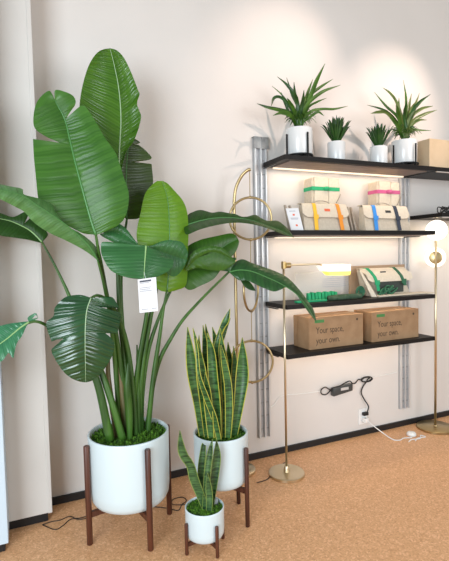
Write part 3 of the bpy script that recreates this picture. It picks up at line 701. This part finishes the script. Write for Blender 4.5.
def rosette(c, R, label, z, hh, seed, spread):
    t = thing('potted_succulent', label, 'potted plant', (c[0], c[1], SZ+.0005), 'small rosette plants on the top shelf')
    cyl_pot(t, c, R, z, SZ+.0005); rnd = random.Random(seed); zb = SZ+z-.018
    for i in range(56):
        a = i*2.399963; f = i/55; el = 1.45-.75*f
        L = hh*rnd.uniform(.75, 1.02)*(1-.1*f); d = Vector((math.cos(a), math.sin(a), 0))
        b0 = Vector((c[0], c[1], zb))+d*.010*f
        out = spread*f*rnd.uniform(.7, 1)
        p1 = b0+d*out*.55+Vector((0, 0, L*.45)); p2 = b0+d*(out*1.0)+Vector((0, 0, L*.8)); p3 = b0+d*(out*1.25)+Vector((0, 0, L*(1-.12*f)))
        w = rnd.uniform(.013, .019)
        fc = -d if i else -Fv
        strap(t, [b0, p1, p2, p3], [w*.6, w, w*.9, .001], LF_RUBY, cup=.3, twist=rnd.uniform(-.5, .5), th=.0014, face=(fc+Vector((0, 0, .2)))if f > .3 else None, n=12, K=4)
rosette(C2, .064, 'small dense rosette plant in white pot, next to leftmost arching plant', .150, .215, 31, .105)
rosette(C3, .066, 'small dense rosette plant in white pot, beside rightmost arching plant', .147, .205, 37, .098)
bm = B(); box(bm, (2.99, -.26, SZ+.0005), (3.75, -.04, SZ+.236), bev=.002); o = obj('wooden_box', bm, PLYB); tag(o, 'plain pale tan box on top shelf cut off by right edge', 'box')
bm = B(); tube(bm, [Vector((3.125+.0055*i+.035*math.cos(i*1.9), -.27+.04*math.sin(i*1.3), 1.775+TH+.034+.028*math.sin(i*2.3))) for i in range(70)], .0045, 6, 520); o = obj('cable_bundle', bm, RUBBER, smooth=True); tag(o, 'tangled black cables lying on second shelving run at right edge', 'cables')

# ------------------------------------------------------------------ satchels and wrapped bundles on the second shelf
Z2T = Z2+TH+.0005; Z3T = Z3+TH+.0005
def satchel(x0, x1, z0, h, straps, labelmat, label, yb=-.29, yt=-.235):
    """front leans back; flap over the upper half"""
    t = thing('canvas_satchel', label, 'satchel', ((x0+x1)/2, -.25, z0), 'canvas satchels')
    def F(u, v, off=0):   # front face point
        a = x0+(x1-x0)*u; s = .018*(1-v)
        return Vector((a + (s*(2*u-1)), yb+(yt-yb)*v-off, z0+h*v))
    b = B(); D_ = .085
    bl, br, tr, tl = F(0, 0), F(1, 0), F(1, 1), F(0, 1)
    bk = Vector((0, D_, 0)); bkt = Vector((0, D_*.55, 0))
    hexa(b, [bl, br, br+bk, bl+bk, tl, tr, tr+bkt, tl+bkt], bev=.010)
    smooth_angle(obj('body', b, CANVAS, t), 50)
    # flap: panel that starts on top and rolls over the front with rounded lower edge
    b = B(); K = 24; rows = []
    prof = [(1.03, -.05), (1.045, -.02), (1.035, .004), (1.0, .010), (.8, .012), (.62, .013), (.50, .013)]
    for v, off in prof:
        row = []
        for i in range(K+1):
            u = -.03+1.06*i/K
            e = max(0, abs(2*u-1)-.82)/.24
            vv = v if v > .9 else v+e*e*.14*(1-v)/.5
            row.append(b.verts.new(F(u, vv, off)))
        rows.append(row)
    for a, c in zip(rows, rows[1:]):
        for i in range(K): b.faces.new((a[i], a[i+1], c[i+1], c[i]))
    o = obj('flap', b, CANVASL, t, smooth=True); solid(o, .004)
    b = B(); tube(b, [F(-.03+1.06*i/K, .50+(max(0, abs(2*(-.03+1.06*i/K)-1)-.82)/.24)**2*.14, .0135) for i in range(K+1)], .0028, 6); obj('edge_binding', b, TAUPE, o)
    def Ff(u, v, off): return F(u, v, off)
    for u, m in straps:
        b = B(); w = .038
        pts = [(1.05, -.01), (1.04, .012), (.98, .018), (.75, .019), (.52, .019), (.30, .013), (.02, .009)]
        rr = []
        for v, off in pts:
            rr.append([b.verts.new(F(u-w, v, off)), b.verts.new(F(u+w, v, off))])
        for a, c in zip(rr, rr[1:]): b.faces.new((a[0], a[1], c[1], c[0]))
        s = obj('strap', b, m, t); solid(s, .003)
        b = B(); p = [F(u-w*1.35, .44, .017), F(u+w*1.35, .44, .017), F(u+w*1.35, .60, .023), F(u-w*1.35, .60, .023)]
        n = Vector((0, -.006, 0)); hexa(b, [p[0], p[1], p[1]+n, p[0]+n, p[3], p[2], p[2]+n, p[3]+n]); obj('buckle', b, m, s)
    b = B(); n = Vector((0, -.001, 0)); p = [F(.47, .74, .0148), F(.60, .74, .0148), F(.60, .84, .0148), F(.47, .84, .0148)]
    hexa(b, [p[0], p[1], p[1]+n, p[0]+n, p[3], p[2], p[2]+n, p[3]+n]); obj('brand_patch', b, labelmat, t)
    b = B(); T = [F(.30, 1.04, -.02), F(.33, 1.10, -.02), F(.42, 1.16, -.02), F(.55, 1.17, -.02), F(.66, 1.12, -.02), F(.70, 1.04, -.02)]
    tube(b, T, .0035, 8, 30); obj('handle', b, TAUPE, t, smooth=True)
    for k, dx in enumerate((-.095, -.045)):
        b = B(); a = Vector((x0+dx, yb+.06+.02*k, z0)); top = Vector((-.030, .02, h*.98))
        gw_ = .017
        hexa(b, [a+Vector((0, 0, 0)), a+Vector((gw_, 0, 0)), a+Vector((gw_, .03, 0)), a+Vector((0, .03, 0)),
                 a+top, a+top+Vector((gw_-.004, 0, 0)), a+top+Vector((gw_-.004, .022, 0)), a+top+Vector((0, .022, 0))], bev=.005)
        smooth_angle(obj('side_gusset', b, TAUPE, t), 50)
    return t
satchel(1.805, 2.165, Z2T, .185, ((.24, YEL), (.80, ORG)), REDL, 'cream canvas satchel with a yellow and an orange strap on the second shelf')
satchel(2.34, 2.75, Z2T, .185, ((.21, BLU), (.72, NAVY)), mat('black_patch', (.03,.03,.03), .6), 'cream canvas satchel with a blue and a dark slate strap on the second shelf')
def bundle(x0, x1, xs, m, label):
    t = thing('wrapped_bundle', label, 'wrapped bundle', ((x0+x1)/2, -.13, Z2T), 'banded canvas bundles')
    H = 2.062; dep = .10; yf = -.150
    b = B(); xm = x0+(x1-x0)*.57
    box(b, (x0, yf, Z2T), (xm-.0015, yf+dep, H), bev=.006); box(b, (xm+.0015, yf, Z2T), (x1, yf+dep, H-.004), bev=.006)
    smooth_angle(obj('body', b, CANVASL, t), 50)
    b = B(); box(b, (x0-.022, yf+.008, Z2T), (x0-.0015, yf+dep+.005, H-.006), bev=.006); smooth_angle(obj('folded_side', b, CANVAS, t), 50)
    b = B(); box(b, (x0-.025, yf-.005, H-.098), (x1+.004, yf+dep+.006, H-.070), bev=.002); s = obj('band', b, m, t)
    b = B(); lathe(b, ((x0+x1)/2-.01, yf-.006, H-.100), [(0, 0), (.018, .002), (.030, .016), (.018, .031), (0, .033)], 20); obj('knot', b, m, s, smooth=True)
    b = B(); tube(b, [(x1-.03, yf-.004, H-.185), (x1-.005, yf-.012, H-.14), (x1+.006, yf-.008, H-.12)], .003, 8, 12); obj('loose_cord', b, TAUPE, t, smooth=True)
bundle(1.972, 2.190, 1.93, GRN, 'cream canvas bundle tied with a green band, behind the yellow-strapped satchel')
bundle(2.580, 2.785, 2.51, PNK, 'cream canvas bundle tied with a pink band, behind the blue-strapped satchel')
ic = thing('info_card', 'white card with small red marks leaning at left end of the second shelf', 'card', at(297, 229, -.315))
q = (at(285.8,208.4,-.285), at(298.3,208.0,-.285), at(303.6,229.3,-.318), at(291.2,230.3,-.318))
dz = Z2T - min(q[2].z, q[3].z)
q = (q[0], q[1], Vector((q[2].x, q[2].y, Z2T)), Vector((q[3].x, q[3].y, Z2T)))
cd, _ = face_card('card', ic, q, PAPER, .002)
for (a, c, d, e, m) in ((.42,.26,.58,.34,REDL), (.46,.74,.62,.82,REDL), (.22,.12,.70,.145,PALEINK), (.18,.44,.80,.465,PALEINK), (.22,.49,.74,.51,PALEINK)): on_card('print', cd, q, a, c, d, e, m)

# ------------------------------------------------------------------ third shelf
def opensatchel():
    t = thing('canvas_satchel', 'open cream canvas satchel with green straps spread flat on the third shelf', 'satchel', (2.62, -.2, Z3T), 'canvas satchels')
    x0, x1, h = 2.43, 2.87, .205
    b = B()
    hexa(b, [(x0+.02,-.17,Z3T),(x1+.01,-.17,Z3T),(x1+.01,-.085,Z3T),(x0+.02,-.085,Z3T),(x0-.03,-.115,Z3T+h),(x1-.03,-.115,Z3T+h*.96),(x1-.03,-.085,Z3T+h*.96),(x0-.03,-.085,Z3T+h)], bev=.008)
    smooth_angle(obj('body', b, CANVAS, t), 50)
    b = B(); rows = []
    for j, (y, z) in enumerate(((-.09, h+.008), (-.118, h+.008), (-.150, h-.02), (-.178, h-.055), (-.190, h-.095))):
        row = []
        for i in range(13):
            u = i/12; e = max(0, abs(2*u-1)-.8)/.2
            row.append(b.verts.new((x0-.035+j*.008+(x1-x0+.02)*u, y, Z3T+z+(e*e*.02 if j > 2 else 0))))
        rows.append(row)
    for a, c in zip(rows, rows[1:]):
        for i in range(12): b.faces.new((a[i], a[i+1], c[i+1], c[i]))
    f = obj('flap', b, CANVASL, t, smooth=True); solid(f, .004)
    b = B(); box(b, (x0+.10,-.178,Z3T+.02), (x1-.07,-.1725,Z3T+.115), bev=.002); obj('shaded_opening', b, mat('opening_shade', (.05,.06,.05), .8), t)  # dark sheet that paints the shade inside the bag's opening
    b = B(); hexa(b, [(x0-.01,-.235,Z3T),(x0+.03,-.255,Z3T),(x0+.06,-.18,Z3T),(x0+.02,-.18,Z3T),(x0-.055,-.150,Z3T+h*.98),(x0-.045,-.158,Z3T+h),(x0-.02,-.14,Z3T+h*.95),(x0-.03,-.14,Z3T+h*.95)], bev=.004); smooth_angle(obj('side_gusset', b, CANVASL, t), 50)
    b = B(); hexa(b, [(x0+.03,-.265,Z3T),(x1+.20,-.255,Z3T),(x1+.12,-.182,Z3T),(x0+.05,-.182,Z3T),(x0+.03,-.265,Z3T+.010),(x1+.195,-.25,Z3T+.006),(x1+.12,-.182,Z3T+.012),(x0+.05,-.182,Z3T+.012)], bev=.002)
    obj('front_panel', b, CANVASL, t)
    for i, (u, m, lo) in enumerate(((.12, GRN, .0), (.74, DGRN, .06))):
        b = B(); xx = x0-.035+(x1-x0)*u; P = [(xx,-.10,h+.012),(xx+.01,-.125,h+.011),(xx+.022,-.155,h-.017),(xx+.034,-.183,h-.053),(xx+.045,-.196,h-.095),(xx+.06,-.20,max(.04,lo*1.2))]
        rr = [[b.verts.new((x, y, Z3T+z)), b.verts.new((x+.030, y, Z3T+z))] for x, y, z in P]
        for a, c in zip(rr, rr[1:]): b.faces.new((a[0], a[1], c[1], c[0]))
        s = obj('strap', b, m, t); solid(s, .003)
        b = B(); x, y, z = P[4]; box(b, (x-.008, y-.010, Z3T+z-.02), (x+.038, y-.002, Z3T+z+.015), bev=.002); obj('buckle', b, m, s)
    rnd = random.Random(4)
    b = B()
    for k in range(3):
        P = [Vector((x0+.13+.05*k+.045*math.cos(i*.7+k), -.21+.012*math.sin(i*1.1+k), Z3T+.035+.022*math.sin(i*.9+k)+.02*(k == 1))) for i in range(14)]
        tube(b, P, .007, 6, 60)
    obj('coiled_webbing', b, GRN if False else DGRN, t, smooth=True)
    b = B(); n = .001; box(b, (x0+.15, -.1570, Z3T+h-.030), (x0+.205, -.1535, Z3T+h-.016)); obj('brand_patch', b, mat('black_patch', (.03,.03,.03), .6), t)
opensatchel()
bm = B(); box(bm, (2.36,-.062,Z3T), (2.93,-.042,Z3T+.235), bev=.001); tag(obj('kraft_board', bm, KRAFTL), 'flat brown kraft board standing at the back of the third shelf', 'board')
b = B()
for i in range(5): tube(b, [Vector((2.335+r_*math.cos(2*math.pi*k/40), -.20+.004*i-.008, Z3T+.045+r_*math.sin(2*math.pi*k/40))) for r_ in ((.040-.007*i),) for k in range(40)], .0042, 8, closed=True)
tag(obj('webbing_coil', b, DGRN, smooth=True), 'round dark green coil of webbing left of the open satchel', 'coil')
# clear display panel with pale printing at the back
pn = thing('display_panel', 'clear acrylic panel with faint grey printing behind green webbing on the third shelf', 'display panel', (2.08, -.10, Z3T))
b = B(); box(b, (1.84,-.082,Z3T), (2.33,-.079,Z3T+.20)); p_ = obj('pane', b, ACRYL, pn)
for i in range(5):
    b = B(); box(b, (2.08,-.0845,Z3T+.085+.015*i), (2.30,-.0825,Z3T+.088+.015*i)); obj('print', b, PALEINK, p_)
# folded green webbing with white stitches
gw = thing('folded_webbing', 'bright green folded webbing straps lying on the third shelf', 'webbing', (2.0, -.22, Z3T), 'green webbing on the third shelf')
rnd = random.Random(12)
b = B(); box(b, (1.73,-.275,Z3T), (1.98,-.235,Z3T+.014), bev=.003); obj('strap', b, GRN, gw)
b = B()
for i in range(9):
    x = 1.86+.029*i; hh = .030+.006*(i % 2)
    hexa(b, [(x,-.225,Z3T),(x+.022,-.225,Z3T),(x+.022,-.185,Z3T),(x,-.185,Z3T),(x+(.006 if i % 3 else -.004),-.215,Z3T+.035+hh*.8),(x+.024,-.215,Z3T+.033+hh*.8),(x+.024,-.19,Z3T+.033+hh*.8),(x,-.19,Z3T+.035+hh*.8)], bev=.003)
obj('loop', b, GRN, gw)
b = B(); tube(b, [(2.0,-.262,Z3T+.019),(2.10,-.265,Z3T+.021),(2.20,-.262,Z3T+.021),(2.295,-.262,Z3T+.02)], (.018,.021,.020,.018), 14, 24, flat=1)
tag(obj('rolled_pouch', b, noise_mat('mossy_grey_green', (.03,.07,.035), (.07,.12,.07), 40, .8), smooth=True), 'dark grey-green rolled pouch in front of the bright green webbing', 'pouch', 'green webbing on the third shelf')

# ------------------------------------------------------------------ cardboard boxes on the lowest shelf
def text_mesh(name, s, size, loc, mat_, parent, extr=.0004, outline=False):
    cu = bpy.data.curves.new(name, 'FONT'); cu.body = s; cu.size = size; cu.extrude = extr; cu.space_character = 1.0
    o = bpy.data.objects.new(name, cu); COL.objects.link(o)
    me = bpy.data.meshes.new_from_object(o); bpy.data.objects.remove(o); 
    R = Matrix.Rotation(math.radians(90), 4, 'X'); me.transform(Matrix.Translation(Vector(loc)) @ R @ Matrix.Diagonal((.92, 1.18, 1, 1)))
    me.materials.clear(); me.materials.append(mat_)
    off = Vector((0, 0, 0)); w = parent
    while w is not None: off += w.location; w = w.parent
    me.transform(Matrix.Translation(-off))
    q = bpy.data.objects.new(name, me); COL.objects.link(q); q.parent = parent
    return q
Z4T = Z4+TH+.0005
def carton(x0, x1, yf, yb, h, label, seam=True):
    t = thing('cardboard_box', label, 'cardboard box', ((x0+x1)/2, (yf+yb)/2, Z4T), 'printed cartons on the lowest shelf')
    b = B(); box(b, (x0, yf, Z4T), (x1, yb, Z4T+h), bev=.0015); bd = obj('body', b, KRAFT, t)
    b = B(); box(b, (x0-.004, yf+.004, Z4T+.002), (x0-.0003, yf+.05, Z4T+h-.002)); box(b, (x0-.004, yb-.05, Z4T+.002), (x0-.0003, yb-.004, Z4T+h-.002)); obj('side_flap', b, KRAFT, bd)
    b = B(); ym = (yf+yb)/2; box(b, (x0+.002, ym-.022, Z4T+h+.0002), (x1-.002, ym+.022, Z4T+h+.001)); obj('packing_tape', b, KRAFTL, bd)
    y = yf-.0006
    text_mesh('printed_text', 'Your space,', .055, (x0+.055, y, Z4T+h*.49), INK, bd)
    text_mesh('printed_text', 'your own.', .055, (x0+.055, y, Z4T+h*.17), INK, bd)
    b = B(); box(b, (x0+.045, yf-.0012, Z4T+h-.040), (x0+.125, yf-.0002, Z4T+h-.018)); obj('green_sticker', b, GREENL, bd)
    b = B(); c = (x1-.055, yf, Z4T+h-.038); m_ = Matrix.Translation(c) @ Matrix.Rotation(math.radians(90), 4, 'X'); bmesh.ops.create_cone(b, cap_ends=True, segments=24, radius1=.009, radius2=.009, depth=.0014, matrix=m_); obj('printed_mark', b, INK, bd)
carton(1.825, 2.300, -.276, -.075, .226, 'left printed brown cardboard box on lowest shelf, under the leaf tip')
carton(2.385, 2.858, -.276, -.075, .226, 'right printed brown cardboard box on lowest shelf')

# ------------------------------------------------------------------ floor lamps
FLB = (1.598, -.352)
fl_ = thing('floor_lamp', 'slim brass reading floor lamp with lit flat shade in front of the shelves', 'floor lamp', (1.5985, -.315, 0), 'brass floor lamps')
lx = 1.630; ly = -.315
lx0 = atz(285.6, 470, .02); lx = 1.5985
b = B(); lathe(b, (lx, ly, 0), [(0, 0), (.118, 0), (.122, .003), (.122, .018), (.118, .022), (.022, .024), (.018, .05), (.013, .062), (0, .062)], 56); smooth_angle(obj('base', b, BRASSL, fl_))
ZT = at(285, 262, ly).z
b = B(); tube(b, [(lx, ly, .06), (lx, ly, ZT)], .0078, 16); obj('pole', b, BRASSL, fl_, smooth=True)
b = B(); tube(b, [(lx+.006, ly-.012, ZT-.022), (lx+.042, ly-.012, ZT-.022)], .019, 18); box(b, (lx-.012, ly-.014, ZT-.045), (lx+.012, ly+.012, ZT+.004), bev=.002); obj('joint', b, BRASS, fl_)
e0 = Vector((lx+.040, ly-.012, ZT-.020)); e1 = at(318, 264.2, -.345); e2 = at(324, 267, -.34)
b = B(); tube(b, [e0, e0.lerp(e1, .5), e1, at(322, 265.3, -.342), e2], .0065, 10, 30); obj('arm', b, BRASSL, fl_, smooth=True)
def slab(tl, tr, br, bl, d):
    b = B(); d = Vector(d); hexa(b, [bl, br, br+d, bl+d, tl, tr, tr+d, tl+d]); bmesh.ops.recalc_face_normals(b, faces=b.faces); return b
sh = obj('shade', slab(at(322.5,264.8,-.36), at(350.8,264.2,-.36), at(350.8,271,-.37), at(327,271.4,-.37), (0, .085, .002)), SHLIT, fl_)
obj('diffuser', slab(at(327,271.7,-.37), at(350.7,271.3,-.37), at(350,275,-.36), at(331,275.4,-.36), (0, .06, 0)), SHYEL, sh)
gl = thing('globe_floor_lamp', 'brass floor lamp with two glowing white globes at right end of the shelves', 'floor lamp', (3.14, -.175, 0), 'brass floor lamps')
gy = -.175; gx = at(435.6, 330, gy).x; VD = Vector((.72, .69, 0)).normalized()
b = B(); lathe(b, (gx, gy, 0), [(0, 0), (.145, 0), (.150, .003), (.150, .016), (.145, .020), (.02, .022), (.016, .03), (0, .03)], 56); smooth_angle(obj('base', b, BRASS, gl))
b = B(); tube(b, [(gx, gy, .028), (gx, gy, 1.768)], .0095, 16); obj('pole', b, BRASSL, gl, smooth=True)
b = B(); g1 = Vector((gx, gy, at(435.6, 230.2, gy-.06).z))-VD*.092; sphere(b, g1, .083, 40); o1 = obj('globe', b, GLOBE, gl, smooth=True)
g2 = Vector((gx, gy, at(437, 257.5, gy+.06).z))+VD*.096; b = B(); sphere(b, g2, .083, 40); o2 = obj('globe', b, GLOBE, gl, smooth=True)
def cupbm(c, d, r, depth):
    """brass cap facing along d"""
    d = Vector(d).normalized(); b = B(); lathe(b, (0, 0, 0), [(0, 0), (r*.5, .001), (r, depth*.35), (r, depth), (r*.96, depth+.003), (0, depth+.003)], 40)
    m = d.to_track_quat('Z', 'Y').to_matrix().to_4x4(); m.translation = c; bmesh.ops.transform(b, matrix=m, verts=b.verts); return b
vd = (g2-CP).normalized()
smooth_angle(obj('globe_cap', cupbm(Vector((gx, gy, g2.z))+VD*.0098, (g2-Vector((gx, gy, g2.z))), .052, .024), BRASS, o2))
smooth_angle(obj('globe_cap', cupbm(Vector((gx, gy, g1.z))-VD*.0098, (g1-Vector((gx, gy, g1.z))), .030, .016), BRASS, o1))

# ------------------------------------------------------------------ outlet, power bricks and cables
ot = thing('wall_outlet', 'white wall outlet with plugs low on the wall under the shelves', 'outlet', (2.528, 0, .152))
b = B(); box(b, (2.483, -.008, .090), (2.573, -.0005, .218), bev=.003); obj('plate', b, WHITE, ot)
for z in (.178, .128):
    b = B(); lathe(b, (0, 0, 0), [(0, 0), (.020, 0), (.021, .0035), (0, .0035)], 24); m_ = Matrix.Translation((2.528, -.0082, z)) @ Matrix.Rotation(math.radians(90), 4, 'X'); bmesh.ops.transform(b, matrix=m_, verts=b.verts); obj('socket', b, PAPER, ot)
bm = B(); box(bm, (2.512, -.040, .168), (2.560, -.0122, .194), bev=.004); pg = tag(obj('power_plug', bm, RUBBER), 'black power plug in upper socket of the wall outlet', 'plug')
bm = B(); tube(bm, [(2.552,-.030,.190),(2.565,-.03,.24),(2.530,-.02,.30),(2.505,-.014,.36),(2.525,-.012,.405),(2.560,-.012,.44),(2.575,-.014,.462)], .005, 8, 50); tube(bm, [(2.575,-.014,.462)]+[(2.560+.055*math.cos(a*.9), -.014-.004*(a % 3), .462+.020*math.sin(a*.9)) for a in range(1, 22)], .0055, 8, 150)
tag(obj('power_cable', bm, RUBBER, smooth=True), 'black coiled cable hanging on the wall above the outlet', 'cable')
bm = B(); box(bm, (2.512, -.045, .112), (2.556, -.0122, .146), bev=.005); tag(obj('power_plug', bm, WHITE), 'white power plug in lower socket of the wall outlet', 'plug')
bm = B(); tube(bm, [(2.545,-.044,.125),(2.58,-.06,.09),(2.63,-.11,.04),(2.66,-.20,.006),(2.70,-.235,.005),(2.76,-.22,.005),(2.82,-.24,.005),(2.84,-.215,.005)], .0042, 8, 60)
tag(obj('power_cable', bm, WHITE, smooth=True), 'white cable running from the wall outlet down to the floor', 'cable')
bm = B(); lathe(bm, (2.862,-.200,0), [(0,.0005),(.034,.0005),(.038,.006),(.036,.022),(.026,.030),(0,.032)], 32); tag(obj('cable_puck', bm, WHITE, smooth=True), 'small round white puck on floor at the end of the white cable', 'puck')
bm = B(); tube(bm, [(2.80,-.30,.005),(2.86,-.27,.005),(2.93,-.28,.005),(2.92,-.24,.005),(2.86,-.29,.009),(2.79,-.27,.005),(2.74,-.29,.005)], .004, 8, 60); tag(obj('loose_cable', bm, WHITE, smooth=True), 'loose loop of white cable on the floor beside round puck', 'cable')
br = thing('power_adapter', 'charcoal power brick hung on the wall beneath the printed boxes', 'power adapter', (2.29, -.02, .415))
b = B(); hexa(b, [(2.205,-.045,.375),(2.395,-.045,.398),(2.395,-.003,.398),(2.205,-.003,.375),(2.205,-.045,.44),(2.395,-.045,.455),(2.395,-.003,.455),(2.205,-.003,.44)], bev=.008); smooth_angle(obj('body', b, GREYRUB, br), 40)
b = B(); tube(b, [(2.205,-.02,.415),(2.17,-.02,.44),(2.14,-.02,.455),(2.105,-.02,.44),(2.105,-.02,.41),(2.14,-.02,.395),(2.17,-.02,.405),(2.21,-.025,.44),(2.25,-.048,.452),(2.31,-.048,.472),(2.36,-.048,.482),(2.40,-.03,.455),(2.44,-.015,.445),(2.475,-.015,.470),(2.495,-.016,.466)], .0048, 8, 90); obj('cord', b, RUBBER, br, smooth=True)
b = B(); box(b, (2.275,-.0465,.415), (2.350,-.0454,.437)); obj('rating_label', b, ALU, br)
for pts in ([(1.655,-.006,.365),(1.69,-.006,.385),(1.75,-.006,.437),(1.90,-.006,.432),(2.04,-.006,.425),(2.112,-.010,.425)], [(2.62,-.010,.468),(2.75,-.006,.470),(2.90,-.006,.478)]):
    bm = B(); tube(bm, pts, .003, 8, 40); lb = 'white wire on the wall from left upright to the charcoal power brick' if pts[0][0] < 2 else 'white wire on the wall from the black coil to the right upright'
    tag(obj('wall_wire', bm, WHITE, smooth=True), lb, 'wire')
FC = mat('dark_floor_cable', (.02,.015,.012), .5)
bm = B(); tube(bm, [(.05,-.21,.003),(.112,-.289,.003),(.155,-.27,.003),(.20,-.225,.003),(.26,-.235,.003),(.32,-.22,.003),(.42,-.17,.003)], .0026, 6, 60); tube(bm, [(.05,-.21,.0035),(.10,-.20,.003),(.145,-.205,.003),(.20,-.19,.003),(.24,-.25,.0065),(.30,-.25,.003),(.40,-.20,.003)], .0026, 6, 60)
tag(obj('floor_cable', bm, FC, smooth=True), 'thin dark cable on the floor between the pillar and the widest planter', 'cable')
bm = B(); tube(bm, [(.66,-.30,.003),(.74,-.36,.003),(.79,-.41,.003),(.83,-.36,.003),(.87,-.33,.003),(.86,-.28,.003),(.80,-.28,.003),(.78,-.34,.006),(.86,-.37,.003),(.92,-.36,.003)], .0026, 6, 80)
tag(obj('floor_cable', bm, FC, smooth=True), 'thin dark cable on floor between the widest planter and middle planter', 'cable')
bm = B(); p0 = (1.36,-.33,.0035); tube(bm, [p0,(1.44,-.32,.0035),(1.50,-.275,.0035),(1.56,-.225,.0035),(1.62,-.19,.0035),(1.68,-.16,.0035)], .003, 6, 40)
tag(obj('floor_cable', bm, FC, smooth=True), 'thin dark cable on floor running behind the round base of reading lamp', 'cable')

# ------------------------------------------------------------------ light
W = bpy.data.worlds.new('world'); SC.world = W; W.use_nodes = True
W.node_tree.nodes['Background'].inputs[0].default_value = (.94, .90, .86, 1); W.node_tree.nodes['Background'].inputs[1].default_value = .33
def area(name, loc, target, sx, sy, energy, col):
    l = bpy.data.lights.new(name, 'AREA'); l.shape = 'RECTANGLE'; l.size = sx; l.size_y = sy; l.energy = energy; l.color = col
    o = bpy.data.objects.new(name, l); COL.objects.link(o); o.location = loc
    o.rotation_euler = (Vector(target)-Vector(loc)).to_track_quat('-Z', 'Y').to_euler(); return o
def spot(name, loc, target, energy, ang, col, r=.03, blend=.6):
    l = bpy.data.lights.new(name, 'SPOT'); l.energy = energy; l.spot_size = math.radians(ang); l.spot_blend = blend; l.color = col; l.shadow_soft_size = r
    o = bpy.data.objects.new(name, l); COL.objects.link(o); o.location = loc
    o.rotation_euler = (Vector(target)-Vector(loc)).to_track_quat('-Z', 'Y').to_euler(); return o
area('window_light', (-2.4, -4.2, 1.7), (1.0, -.3, .8), 2.2, 2.4, 160, (.80, .91, 1))
area('window_light_front', (3.2, -5.6, 2.0), (1.4, 0, .8), 2.5, 2.2, 90, (.90, .95, 1))
spot('track_spot_left', (2.25, -1.5, 3.9), (1.80, -.05, 2.75), 70, 44, (1, .76, .64), .02, 1)
spot('track_spot_right', (3.25, -1.3, 3.9), (2.82, -.02, 2.48), 115, 44, (1, .78, .66), .02, 1)
for z, e in ((Z1, 1.9), (Z2, 1.5), (Z3, 1.3), (Z4, 1.0)):
    area('shelf_strip_light', ((XL+XR)/2, -.066, z-.015), ((XL+XR)/2, -.07, z-1), XR-XL-.16, .016, e*.34, (1, .72, .48))
    area('shelf_front_fill', ((XL+XR)/2, -.27, z-.010), ((XL+XR)/2, -.15, z-1), XR-XL-.16, .016, e*.62, (1, .80, .60))  # fill lamp added to brighten the fronts of the goods, no strip there
area('shelf_strip_light', (3.6, -.2, 1.76), (3.6, -.2, .8), 1.0, .03, 2.2, (1, .84, .62))
for g in (g1, g2):
    l = bpy.data.lights.new('globe_bulb', 'POINT'); l.energy = .28; l.color = (1, .58, .22); l.shadow_soft_size = .09
    o = bpy.data.objects.new('globe_bulb', l); COL.objects.link(o); o.location = g
VS = SC.view_settings; SC.display_settings.display_device = 'sRGB'
VS.view_transform = 'Standard'; VS.look = 'None'; VS.gamma = 1; VS.use_curve_mapping = False; VS.exposure = .45
